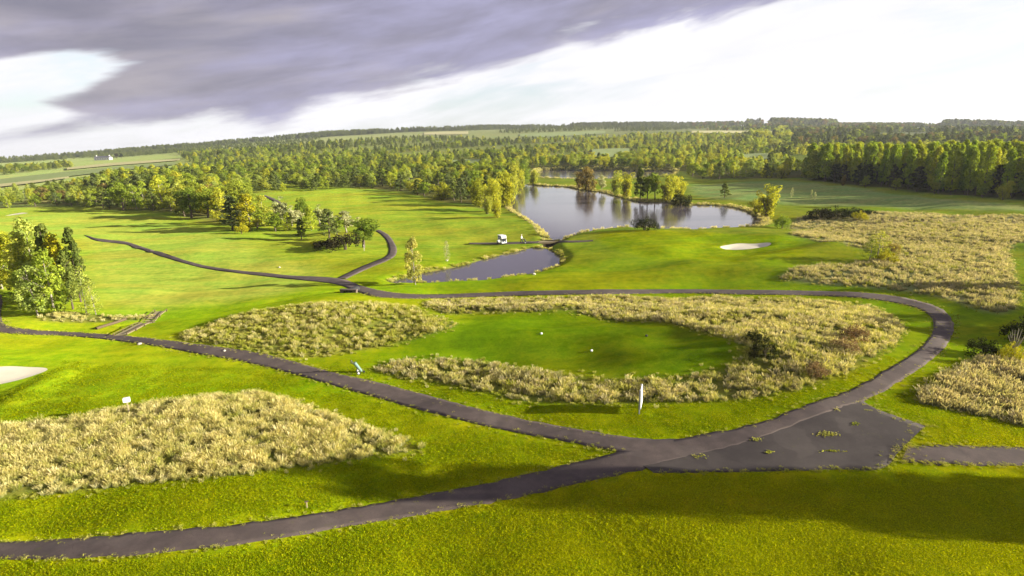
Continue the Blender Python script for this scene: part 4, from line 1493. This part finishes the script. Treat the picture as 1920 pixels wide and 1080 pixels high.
# ------------------------------------------------------------------ tall grass
def tuft_mesh(name, n, hgt, rad, wid, seed, droop=0.5, heads=0.0):
    r = np.random.default_rng(seed)
    th = r.uniform(0, 6.283, n)
    q = rad * np.sqrt(r.uniform(0, 1, n)) * .55
    bx, by = q * np.cos(th), q * np.sin(th)
    la = th + r.normal(0, .6, n)
    hh = hgt * r.uniform(.55, 1.05, n)
    le = hh * droop * r.uniform(.2, 1.1, n)
    wd = wid * r.uniform(.7, 1.3, n)
    pa = la + math.pi / 2 + r.normal(0, .5, n)
    wx, wy = np.cos(pa) * wd / 2, np.sin(pa) * wd / 2
    def ring(f, z, k_):
        x, y = bx + np.cos(la) * le * f, by + np.sin(la) * le * f
        return np.stack([x - wx * k_, y - wy * k_, z], -1), np.stack([x + wx * k_, y + wy * k_, z], -1)
    r0 = ring(0, np.zeros(n) - .03, 1.0)
    r1 = ring(.35, hh * .6, 1.05)
    r2 = ring(1.0, hh * .98, .45 + heads)
    V = np.stack([r0[0], r0[1], r1[0], r1[1], r2[0], r2[1]], 1).reshape(-1, 3)
    b = np.arange(n)[:, None] * 6
    Fq = np.concatenate([b + np.array([[0, 1, 3, 2]]), b + np.array([[2, 3, 5, 4]])], 0)
    me = mesh_np(name, V, Fq)
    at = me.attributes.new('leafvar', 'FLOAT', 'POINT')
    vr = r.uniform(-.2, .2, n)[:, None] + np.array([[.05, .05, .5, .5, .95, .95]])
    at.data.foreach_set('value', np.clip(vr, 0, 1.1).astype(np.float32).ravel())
    return me

def zone_points(P, dens, seed):
    r = np.random.default_rng(seed)
    x0, y0 = P.min(0); x1, y1 = P.max(0)
    n_ = int((x1 - x0) * (y1 - y0) * dens)
    x, y = r.uniform(x0, x1, n_), r.uniform(y0, y1, n_)
    m_ = inpoly(x, y, P)
    x, y = x[m_], y[m_]
    u, v = to_px_v(x, y, height(x, y))
    m_ = (u > -120) & (u < 2040)
    return x[m_], y[m_], r

def lump(x, y):
    return (0.5 + 0.22 * np.sin(x * 1.7 + np.sin(y * 1.3) * 1.5) * np.sin(y * 1.9 + np.sin(x * .9)) + 0.18 * np.sin(x * .63 + 1) * np.sin(y * .71 + x * .2)
            + .12 * np.sin(x * 4.1 + y * 2.2) * np.sin(y * 4.7 - x))

def source_tufts(mat, n, hgt, rad, wid, seed, uvs, where, droop=.5, heads=.0):
    out_ = []
    for i, (u, v) in enumerate(uvs):
        o = link('grass_tuft', tuft_mesh('grass_tuft', n, hgt, rad, wid, seed + i, droop, heads), M[mat])
        o.location = gp(u, v)
        tag(o, 'tuft of tall grass in the ' + where, None, None, 'stuff')
        out_.append(o)
    return out_

def rough(name, P, dens, srcs, s0, s1, label, seed, thr=0.33):
    x, y, r = zone_points(P, dens, seed)
    l_ = lump(x, y)
    m_ = (l_ + r.normal(0, .12, len(x))) > thr
    x, y, l_ = x[m_], y[m_], l_[m_]
    n_ = len(x)
    sc = (s0 + (s1 - s0) * np.clip(l_ + r.normal(0, .18, n_), 0, 1.2))
    sc = sc * (0.72 + 0.28 * sst(sdf(x, y, P) + r.normal(0, .25, n_), 0.0, 0.9))
    scl = np.stack([sc * r.uniform(.8, 1.25, n_), sc * r.uniform(.8, 1.25, n_), sc], -1)
    rot = np.stack([r.normal(0, .14, n_), r.normal(-.1, .14, n_), r.uniform(0, 6.28, n_)], -1)
    pk = r.integers(0, len(srcs), n_)
    print(name, n_)
    return scatter_object(name, np.column_stack([x, y, height(x, y)]), rot, scl, pk, srcs, label)

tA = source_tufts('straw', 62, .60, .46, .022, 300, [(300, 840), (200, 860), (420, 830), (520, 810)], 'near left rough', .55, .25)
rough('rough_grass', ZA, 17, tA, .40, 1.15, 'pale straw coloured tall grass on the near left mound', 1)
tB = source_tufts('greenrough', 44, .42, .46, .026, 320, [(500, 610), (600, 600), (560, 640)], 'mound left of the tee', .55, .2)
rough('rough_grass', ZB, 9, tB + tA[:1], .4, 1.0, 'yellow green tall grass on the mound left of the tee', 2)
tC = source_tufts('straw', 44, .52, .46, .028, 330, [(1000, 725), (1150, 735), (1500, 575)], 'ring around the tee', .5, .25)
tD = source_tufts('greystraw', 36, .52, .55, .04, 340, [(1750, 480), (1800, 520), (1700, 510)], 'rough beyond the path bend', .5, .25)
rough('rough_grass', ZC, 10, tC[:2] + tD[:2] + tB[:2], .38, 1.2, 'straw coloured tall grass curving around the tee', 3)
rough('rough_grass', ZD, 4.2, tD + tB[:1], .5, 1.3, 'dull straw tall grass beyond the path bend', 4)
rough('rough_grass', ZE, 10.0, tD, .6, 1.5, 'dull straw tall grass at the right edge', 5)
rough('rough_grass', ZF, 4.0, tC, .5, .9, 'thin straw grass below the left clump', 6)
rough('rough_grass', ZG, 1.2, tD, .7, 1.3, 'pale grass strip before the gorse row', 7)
for nm_, P_, sd in (('ZA', ZA, 31), ('ZB', ZB, 32), ('ZC', ZC, 33), ('ZE', ZE, 34), ('ZD', ZD, 35)):
    G_ = grow_poly(P_, 1.1)
    x, y, r = zone_points(G_, 6 if nm_ != 'ZD' else 2.5, sd)
    d_ = sdf(x, y, P_)
    m_ = (d_ < .1) & (d_ > -1.1) & (r.uniform(-1.1, .1, len(x)) < d_)
    x, y = x[m_], y[m_]
    n_ = len(x)
    sc = r.uniform(.18, .5, n_)
    scatter_object('fringe_grass', np.column_stack([x, y, height(x, y)]), np.column_stack([r.normal(0, .2, n_), r.normal(0, .2, n_), r.uniform(0, 6.28, n_)]),
                   np.column_stack([sc * 1.2, sc * 1.2, sc]), r.integers(0, 4, n_), tB + tC[:1], 'thin grass fading from the tall rough into the lawn')
# grass on the pond banks
def bank(name, P, n, d0, d1, srcs, s0, s1, label, seed, clump=.0):
    r = np.random.default_rng(seed)
    per = np.vstack([P, P[:1]])
    seg = np.linalg.norm(np.diff(per, axis=0), axis=1)
    cum = np.concatenate([[0], np.cumsum(seg)])
    t = r.uniform(0, cum[-1], n)
    t = t[(np.sin(t * .9) + np.sin(t * 2.3 + 1) + r.normal(0, .5, len(t))) > clump]
    x = np.interp(t, cum, per[:, 0]); y = np.interp(t, cum, per[:, 1])
    G = grow_poly(P, 1.0) - P
    G = np.vstack([G, G[:1]])
    gx2 = np.interp(t, cum, G[:, 0]); gy2 = np.interp(t, cum, G[:, 1])
    d = r.uniform(d0, d1, len(t))
    x, y = x + gx2 * d, y + gy2 * d
    n_ = len(x)
    sc = r.uniform(s0, s1, n_)
    return scatter_object(name, np.column_stack([x, y, height(x, y)]), np.column_stack([r.normal(0, .15, n_), r.normal(0, .15, n_), r.uniform(0, 6.28, n_)]),
                          np.column_stack([sc, sc, sc]), r.integers(0, len(srcs), n_), srcs, label)
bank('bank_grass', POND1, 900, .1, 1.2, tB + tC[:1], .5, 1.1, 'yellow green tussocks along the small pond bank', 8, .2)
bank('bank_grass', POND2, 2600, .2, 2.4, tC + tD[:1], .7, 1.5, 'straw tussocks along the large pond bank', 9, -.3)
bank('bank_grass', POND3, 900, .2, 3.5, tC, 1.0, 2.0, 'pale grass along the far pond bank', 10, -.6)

def verge():
    r = np.random.default_rng(44)
    X_, Y_ = [], []
    for ed, sgn in ((P1A, 1), (P1B, -1), (P2A, -1), (P2B, 1), ([(1225, 887), (1330, 886), (1450, 884), (1560, 881), (1655, 878), (1690, 838), (1735, 800)], 1),
                    ([(1612, 756), (1660, 774), (1735, 800)], 1), ([(1702, 838), (1760, 836), (1840, 838), (1930, 841)], 1), ([(1690, 866), (1760, 871), (1840, 873), (1930, 874)], 1),
                    ([(1702, 838), (1696, 850), (1690, 866)], 1)):
        E_ = smooth_open(ed, 5)
        for u, v in E_:
            if not (-20 < u < 1940) or v < 545:
                continue
            if (ed is P1B and 1180 < u < 1620 and v > 740) or (ed is P1A and 1140 < u < 1290 and v > 800) or (ed in (P2A, P2B) and u > 1160):
                continue
            g_ = gp(u, v)
            for _ in range(7):
                X_.append(g_.x + r.normal(0, .45)); Y_.append(g_.y + r.normal(0, .16))
    x, y = np.array(X_), np.array(Y_)
    n_ = len(x)
    sc = r.uniform(.12, .32, n_)
    return scatter_object('verge_grass', np.column_stack([x, y, height(x, y)]), np.column_stack([r.normal(0, .2, n_), r.normal(0, .2, n_), r.uniform(0, 6.28, n_)]),
                          np.column_stack([sc * 1.3, sc * 1.3, sc]), r.integers(0, len(tB), n_), tB, 'ragged grass along the edges of the cart paths')
verge()

# short lawn grass where it is near enough to show
def lawn_mesh(seed):
    r = np.random.default_rng(seed)
    n = 95
    x, y = r.uniform(-.62, .62, n), r.uniform(-.62, .62, n)
    th = r.uniform(0, 6.283, n)
    hh = r.uniform(.012, .045, n)
    wd = r.uniform(.012, .028, n)
    wx, wy = np.cos(th) * wd, np.sin(th) * wd
    lx, ly = r.normal(0, .045, n), r.normal(0, .045, n)
    z0 = np.zeros(n) - .01
    V = np.stack([np.stack([x - wx, y - wy, z0], -1), np.stack([x + wx, y + wy, z0], -1),
                  np.stack([x + lx + wx * .4, y + ly + wy * .4, hh], -1), np.stack([x + lx - wx * .4, y + ly - wy * .4, hh], -1)], 1).reshape(-1, 3)
    me = mesh_np('lawn_patch', V, np.arange(n * 4).reshape(-1, 4))
    at = me.attributes.new('leafvar', 'FLOAT', 'POINT')
    at.data.foreach_set('value', np.repeat(r.uniform(0, 1, n), 4).astype(np.float32))
    return me
lawn_src = []
for i, (u, v) in enumerate(((400, 940), (900, 1020), (1500, 1040))):
    o = link('lawn_grass', lawn_mesh(400 + i), M['lawn'])
    o.location = gp(u, v)
    lawn_src.append(tag(o, 'short lawn grass on the foreground', None, None, 'stuff'))
r = np.random.default_rng(12)
n_ = 15000
uu, vv = r.uniform(-30, 1950, n_), 1110 - 420 * r.uniform(0, 1, n_) ** .8
D_ = cr[None] * ((uu - 960) / F)[:, None] + cu[None] * ((540 - vv) / F)[:, None] + fwd[None]
t_ = -HCAM / D_[:, 2]
lx_, ly_ = D_[:, 0] * t_, D_[:, 1] * t_
PATHS = [o for o in C.objects if o.name.startswith(('cart_path', 'tarmac_apron', 'gravel_track'))]
from mathutils.bvhtree import BVHTree
blocked = np.zeros(n_, bool)
for o in PATHS:
    me = o.data
    bv = BVHTree.FromPolygons([v_.co.copy() for v_ in me.vertices], [tuple(p.vertices) for p in me.polygons])
    bb = np.array([v_.co[:2] for v_ in me.vertices])
    lo, hi = bb.min(0) - 1, bb.max(0) + 1
    for i in np.nonzero((lx_ > lo[0]) & (lx_ < hi[0]) & (ly_ > lo[1]) & (ly_ < hi[1]))[0]:
        hit = bv.find_nearest(Vector((lx_[i], ly_[i], hz(lx_[i], ly_[i]) + .06)), .62)
        if hit[0] is not None:
            blocked[i] = True
for P in (ZA, ZB, ZC, ZE, TEE):
    blocked |= inpoly(lx_, ly_, P)
for cx, cy, a, b, rot, dep in BUNK:
    blocked |= np.hypot(lx_ - cx, ly_ - cy) < a + .8
for i, (u, v) in enumerate(((1200, 1060), (1700, 1050))):
    o = link('lawn_grass', lawn_mesh(420 + i), M['lawn2'])
    o.location = gp(u, v)
    lawn_src.append(tag(o, 'yellowish short grass on the near right lawn', None, None, 'stuff'))
lx_, ly_ = lx_[~blocked], ly_[~blocked]
n_ = len(lx_)
sc = r.uniform(.8, 1.25, n_)
scatter_object('lawn_grass', np.column_stack([lx_, ly_, height(lx_, ly_)]), np.column_stack([np.zeros(n_), np.zeros(n_), r.uniform(0, 6.28, n_)]),
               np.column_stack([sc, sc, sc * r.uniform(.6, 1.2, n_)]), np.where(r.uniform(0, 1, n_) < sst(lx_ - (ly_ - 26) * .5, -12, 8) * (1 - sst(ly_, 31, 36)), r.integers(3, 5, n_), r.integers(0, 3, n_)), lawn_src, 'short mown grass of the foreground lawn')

# ------------------------------------------------------------------ golf buggy
def golf_buggy(u, v, rz):
    e = empty('golf_buggy', gp(u, v, .07), rz, 'white golf buggy parked on the path before the bridge', 'golf buggy')
    # x forward; 2.4 m long
    b = MB()
    b.prism([(-1.15, .32), (-1.2, .62), (-1.1, .78), (-.35, .80), (-.30, .42), (.45, .40), (.62, .78), (1.0, .74), (1.22, .52), (1.2, .32)], -.58, .58)
    b.build('body', M['white'], e)
    rf = MB(); rf.box((-.05, 0, 1.86), (1.75, 1.22, .07), None, .03); rf.build('roof', M['white'], e)
    for x0, x1 in ((.78, .55), (-1.0, -.75)):
        for sy in (-1, 1):
            MB().tube([(x0, sy * .52, .74), (x1, sy * .55, 1.85)], .022, 6).build('post', M['steel'], e)
    MB().box((-.35, 0, .88), (.52, 1.05, .16), None, .04).build('seat', M['darkblue'], e)
    MB().box((-.66, 0, 1.15), (.12, 1.05, .48), Matrix.Rotation(-.15, 3, 'Y'), .04).build('backrest', M['darkblue'], e)
    MB().box((-1.02, 0, 1.22), (.10, 1.1, 1.15), None, .02).build('rear_cover', M['white'], e)
    MB().box((.66, 0, 1.32), (.02, 1.04, .9), Matrix.Rotation(-.2, 3, 'Y')).build('windscreen', M['glass'], e)
    MB().tube([(.55, -.25, .75), (.28, -.25, 1.12)], .02, 6).disc((.27, -.25, 1.13), (-.8, 0, .6), .17, .03, 14).build('steering_wheel', M['black'], e)
    for x in (-.75, .82):
        for sy in (-1, 1):
            wh = MB().disc((x, sy * .55, .23), (0, 1, 0), .235, .18).build('wheel', M['black'], e)
            MB().disc((x, sy * .555, .23), (0, 1, 0), .12, .19, 12).build('rim', M['steel'], wh)
    for k_, (y, c) in enumerate(((-.24, 'black'), (.24, 'darkblue'))):
        MB().tube([(-1.16, y, .6), (-1.26, y, 1.35)], [.13, .14], 10).build('golf_bag', M[c], e)
    return e
golf_buggy(941, 458, math.radians(118))

# ------------------------------------------------------------------ people (small in the picture)
def person(u, v, rz, label, top, legs, walk=.18):
    root = empty('person', gp(u, v, .05), rz, label, 'person')
    V = [(0, 0, .95), (0, 0, 1.18), (.01, 0, 1.42), (.02, 0, 1.52), (.03, 0, 1.63), (.04, 0, 1.74),
         (0, .09, .90), (walk, .10, .50), (walk * 1.1, .10, .08), (walk * 1.1 + .17, .10, .04),
         (0, -.09, .90), (-walk * .4, -.10, .50), (-walk * 1.3, -.10, .10), (-walk * 1.3 + .17, -.10, .04),
         (.01, .19, 1.42), (.03, .26, 1.13), (.16, .24, .92), (.20, .235, .84),
         (.01, -.19, 1.42), (-.02, -.27, 1.13), (.10, -.30, .90), (.13, -.30, .82)]
    Ed = [(0, 1), (1, 2), (2, 3), (3, 4), (4, 5), (0, 6), (6, 7), (7, 8), (8, 9), (0, 10), (10, 11), (11, 12), (12, 13), (2, 14), (14, 15), (15, 16), (16, 17),
          (2, 18), (18, 19), (19, 20), (20, 21)]
    Rd = [.15, .14, .15, .055, .095, .075, .10, .07, .05, .04, .10, .07, .05, .04, .07, .05, .038, .035, .07, .05, .038, .035]
    me = bpy.data.meshes.new('body')
    me.from_pydata(V, Ed, [])
    o = bpy.data.objects.new('body', me)
    C.objects.link(o)
    sk = o.modifiers.new('skin', 'SKIN')
    for sv, q in zip(me.skin_vertices[0].data, Rd):
        sv.radius = (q, q)
    me.skin_vertices[0].data[0].use_root = True
    o.modifiers.new('sub', 'SUBSURF').levels = 1
    dg = bpy.context.evaluated_depsgraph_get()
    m2 = bpy.data.meshes.new_from_object(o.evaluated_get(dg))
    o.modifiers.clear()
    o.data = m2
    m2.materials.clear()
    for nm in (top, legs, 'skin', 'black'):
        m2.materials.append(M[nm])
    for p in m2.polygons:
        z_ = p.center.z
        p.use_smooth = True
        p.material_index = 3 if z_ < .10 else 1 if z_ < .98 and abs(p.center.y) < .2 else 2 if (z_ > 1.5 or z_ < .95) else 0
    o.parent = root
    hc = MB().ball((.02, 0, 1.74), .105, 10, (1.05, .95, .7)); hc.build('cap', M['white'], root, True)
    return root
person(978, 456, math.radians(-20), 'golfer in white top and dark trousers beside the bridge', 'white', 'darkblue')

def golf_trolley(u, v, rz, label, bagmat, s_=1.0):
    e = empty('golf_trolley', gp(u, v, .0), rz, label, 'golf trolley')
    e.scale = (s_,) * 3
    MB().tube([(.22, 0, .16), (.20, 0, .22), (-.26, 0, 1.02), (-.29, 0, 1.09)], [.11, .13, .15, .155], 12).build('bag', M[bagmat], e)
    MB().tube([(.12, .15, .42), (-.08, .16, .66)], [.06, .07], 8).build('bag_pocket', M['darkblue'], e)
    MB().tube([(.42, 0, .14), (-.22, 0, .80), (-.62, 0, 1.12)], .022, 6).tube([(-.05, -.33, .16), (.05, 0, .46), (-.05, .33, .16)], .018, 6).build('frame', M['black'], e)
    MB().tube([(-.62, -.12, 1.12), (-.64, 0, 1.14), (-.62, .12, 1.12)], .022, 6).build('handle', M['black'], e)
    for sy in (-1, 1):
        wh = MB().disc((-.05, sy * .36, .16), (0, 1, 0), .16, .05, 16).build('wheel', M['black'], e)
        MB().disc((-.05, sy * .36, .16), (0, 1, 0), .09, .06, 12).build('rim', M['white'], wh)
    MB().disc((.45, 0, .10), (0, 1, 0), .10, .05, 12).build('front_wheel', M['black'], e)
    for i in range(6):
        a = i * 1.05
        y = .08 * math.sin(a); x = -.36 + .06 * math.cos(a)
        L = .28 + .05 * (i % 3)
        c = MB().tube([(x, y, 1.0), (x - L * .6, y * 1.3, 1.0 + L * .8)], .010, 5).box((x - L * .6, y * 1.3, 1.02 + L * .8), (.05, .09, .05), None, .01)
        c.build('club', M['steel'] if i % 2 else M['black'], e)
    return e
golf_trolley(673, 700, math.radians(20), 'golf bag on a trolley with pale stripe at the rough mound\'s corner', 'teal')
golf_trolley(985, 456, math.radians(10), 'dark golf trolley beside the golfer', 'black', .85)

# ------------------------------------------------------------------ signs and markers
e = empty('sign_board', gp(1202, 770), math.radians(72), 'tall white sign board seen nearly edge on below the tee', 'sign')
MB().box((0, 0, 1.15), (1.25, .06, 1.5), None, .015).build('panel', M['white'], e)
MB().box((0, .036, 1.15), (1.32, .012, 1.57), None, .003).build('backing', M['grey'], e)
for x in (-.55, .55):
    MB().box((x, .09, .85), (.08, .08, 2.1), None, .01).build('post', M['grey'], e)
e = empty('tee_sign', gp(243, 778), math.radians(20), 'small white box sign on a post behind the near rough', 'sign')
MB().box((0, 0, .6), (.09, .09, 1.4), None, .01).build('post', M['timber'], e)
MB().box((0, 0, 1.28), (.46, .3, .36), None, .05).build('panel', M['white'], e)
for u, v, lab in ((1015, 627, 'white tee marker on the left of the tee'), (1109, 659, 'white tee marker in the middle of the tee'),
                  (1212, 631, 'dark tee marker on the right of the tee')):
    e = empty('tee_marker', gp(u, v), 0, lab, 'marker', 'tee markers')
    mt = 'black' if 'dark' in lab else 'white'
    MB().ball((0, 0, .10), .13, 12, (1, 1, .8)).build('cap', M[mt], e, True)
    MB().tube([(0, 0, -.12), (0, 0, .05)], .02, 6).build('spike', M['steel'], e)
for u, v, lab, s_ in ((262, 646, 'pale stone beside the cart path left', .22), (421, 659, 'pale stone on the far verge of the cart path', .18),
                      (838, 489, 'white tube at the foot of the faint sapling', .25), (813, 527, 'pale stone at the small pond\'s near edge', .3),
                      (1001, 515, 'pale stone at the small pond\'s right end', .3), (524, 502, 'pale mark post on the left fairway', .22)):
    mb = MB()
    bmesh.ops.create_icosphere(mb.bm, subdivisions=2, radius=s_)
    rs = random.Random(u)
    for v_ in mb.bm.verts:
        v_.co *= rs.uniform(.82, 1.12)
        v_.co.z *= .7
    o = mb.build('boulder', M['palestone'] if 'white' not in lab else M['white'])
    o.location = gp(u, v, s_ * .3)
    tag(o, lab, 'stone')
e = empty('marker_post', gp(576, 952), .3, 'short dark topped post on the foreground lawn', 'post')
MB().box((0, 0, .17), (.07, .07, .42), None, .01).build('post', M['timber'], e)
MB().box((0, 0, .41), (.2, .12, .05), None, .01).build('top_cap', M['darktimber'], e)
e = empty('marker_post', gp(683, 470), .3, 'pale thin post under the glossy dark green tree', 'post')
MB().box((0, 0, .5), (.12, .12, 1.2), None, .01).build('post', M['palestone'], e)
MB().box((0, 0, 1.12), (.16, .16, .06), None, .01).build('top_cap', M['white'], e)

# ------------------------------------------------------------------ bridge between the ponds
a_, b_ = gp(1012, 455), gp(1048, 453.5)
mid = (a_ + b_) / 2
L = (b_ - a_).length + .8
e = empty('footbridge', (mid.x, mid.y, max(a_.z, b_.z)), math.atan2(b_.y - a_.y, b_.x - a_.x), 'low timber bridge over the channel between the two ponds', 'bridge')
npl = int(L / .28)
for i in range(npl):
    MB().box((-L / 2 + (i + .5) * L / npl, 0, .10), (L / npl * .93, 2.3, .06), None, .008).build('plank', M['timber'], e)
for sy in (-1, 1):
    MB().box((0, sy * 1.0, -.07), (L, .16, .26), None, .01).build('beam', M['darktimber'], e)
    MB().box((0, sy * 1.1, .19), (L, .1, .12), None, .01).build('kerb_rail', M['darktimber'], e)
for sx in (-1, 1):
    MB().box((sx * (L / 2 - .35), 0, -.55), (.5, 2.3, .72), None, .03).build('abutment', M['stone'], e)

# culvert under the path fork
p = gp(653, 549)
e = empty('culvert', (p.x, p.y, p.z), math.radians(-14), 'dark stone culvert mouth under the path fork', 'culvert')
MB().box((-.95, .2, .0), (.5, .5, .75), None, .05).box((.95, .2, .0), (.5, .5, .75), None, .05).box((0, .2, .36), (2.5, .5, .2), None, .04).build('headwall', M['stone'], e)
MB().tube([(0, -.02, -.02), (0, 2.4, -.02)], .46, 16).build('mouth_shade', M['black'], e)  # closed black tube, its colour stands in for the shade inside the mouth

# boardwalk across the wet ground below the left clump
q0, q1 = gp(226, 630), gp(302, 585)
d_ = q1 - q0
L = math.hypot(d_.x, d_.y)
e = empty('boardwalk', q0, math.atan2(d_.y, d_.x), 'narrow timber boardwalk with low rails below the left clump', 'boardwalk')
npl = int(L / .45)
def bz(f, off=0):
    x = q0.x + d_.x * f; y = q0.y + d_.y * f
    return hz(x, y) - q0.z
for i in range(npl):
    f_ = (i + .5) / npl
    MB().box((f_ * L, 0, bz(f_) + .12), (L / npl * .9, 1.25, .06), None, .008).build('plank', M['timber'], e)
for sy in (-1, 1):
    MB().tube([(f_ * L, sy * .72, bz(f_) + .32) for f_ in np.linspace(0, 1, 9)], .045, 6).build('rail', M['darktimber'], e)
    for f_ in np.linspace(0, 1, 6):
        MB().box((f_ * L, sy * .72, bz(f_) + .05), (.1, .1, .66), None, .01).build('post', M['darktimber'], e)
q0, q1 = gp(181, 618), gp(236, 600)
mb = MB()
pp = [q0.lerp(q1, f_) for f_ in np.linspace(0, 1, 7)]
mb.tube([(p_.x, p_.y, hz(p_.x, p_.y) + .14) for p_ in pp], .17, 7)
tag(mb.build('log', M['darktimber']), 'dark log edging lying left of the boardwalk', 'log')

# farmhouse on the far left hill
p = gp(194, 300)
zc = to_px(p)[2]
k_ = zc / F
e = empty('farmhouse', p, math.radians(-12), 'distant white farmhouse with slate roof on the left hill', 'house')
w_, h_, dp = 34 * k_, 4.2 * k_, 7 * k_
wl = MB().box((0, 0, h_ / 2 - 1), (w_, dp, h_ + 2)).build('wall', M['harl'], e)
rf = MB()
rf.prism([(-dp * .56, h_), (0, h_ + 3.2 * k_), (dp * .56, h_)], -w_ * .51, w_ * .51)
rfo = rf.build('roof', M['slate'], e)
rfo.rotation_euler.z = math.pi / 2
for sx in (-.42, .42):
    ch = MB().box((sx * w_, 0, h_ + 3.4 * k_), (1.6 * k_, 1.4 * k_, 2.4 * k_)).build('chimney', M['harl'], e)
for i in range(6):
    MB().box(((-.4 + i * .16) * w_, -dp / 2 - .03, h_ * .55), (1.3 * k_, .12, 1.5 * k_)).build('window', M['glass'], e)

# ------------------------------------------------------------------ moss and leaf litter, cracks on the apron
for u, v, su, sv, n_ in ((1553, 816, 20, 5, 160), (1440, 850, 8, 3, 50), (1562, 848, 22, 2, 60), (1604, 797, 9, 3, 40), (1568, 770, 6, 3, 24), (1310, 858, 14, 4, 50), (1418, 826, 10, 4, 40)):
    r = np.random.default_rng(u)
    pp = [gp(u + r.normal(0, su * .5), v + r.normal(0, sv * .5), .085) for _ in range(n_)]
    P = np.array([tuple(q) for q in pp]) + np.column_stack([np.zeros(n_), np.zeros(n_), r.uniform(0, .03, n_)])
    N_ = r.normal(0, .3, (n_, 3)) + np.array([0, 0, 1.0])
    N_ /= np.linalg.norm(N_, axis=1)[:, None]
    o = link('moss_patch', leaf_mesh('moss_patch', P, N_, r.uniform(.06, .16, n_), r.uniform(.2, 1, n_), u), M['greenrough'])
    tag(o, 'yellow green moss and leaf litter on the dark apron', None, None, 'stuff')

# ------------------------------------------------------------------ air
zlo, zhi = float(GZ.min()) - 1.5, float(GZ.max()) + 25
hb = MB().box(((gx_[0] + gx_[-1]) / 2, (gy_[0] + gy_[-1]) / 2, (zlo + zhi) / 2), (gx_[-1] - gx_[0] + 60, gy_[-1] - gy_[0] + 60, zhi - zlo))
hm, ht, ho = new_mat('haze_air')
pvn = ht.new('ShaderNodeVolumePrincipled')
pvn.inputs['Color'].default_value = (0.86, 0.90, 1.0, 1)
pvn.inputs['Density'].default_value = 0.00008
pvn.inputs['Anisotropy'].default_value = 0.2
ht.l.new(pvn.outputs[0], ho.inputs['Volume'])
hz_o = hb.build('haze', hm)
tag(hz_o, 'thin pale air over the whole course', None, None, 'stuff')
print('zrange', zlo, zhi)
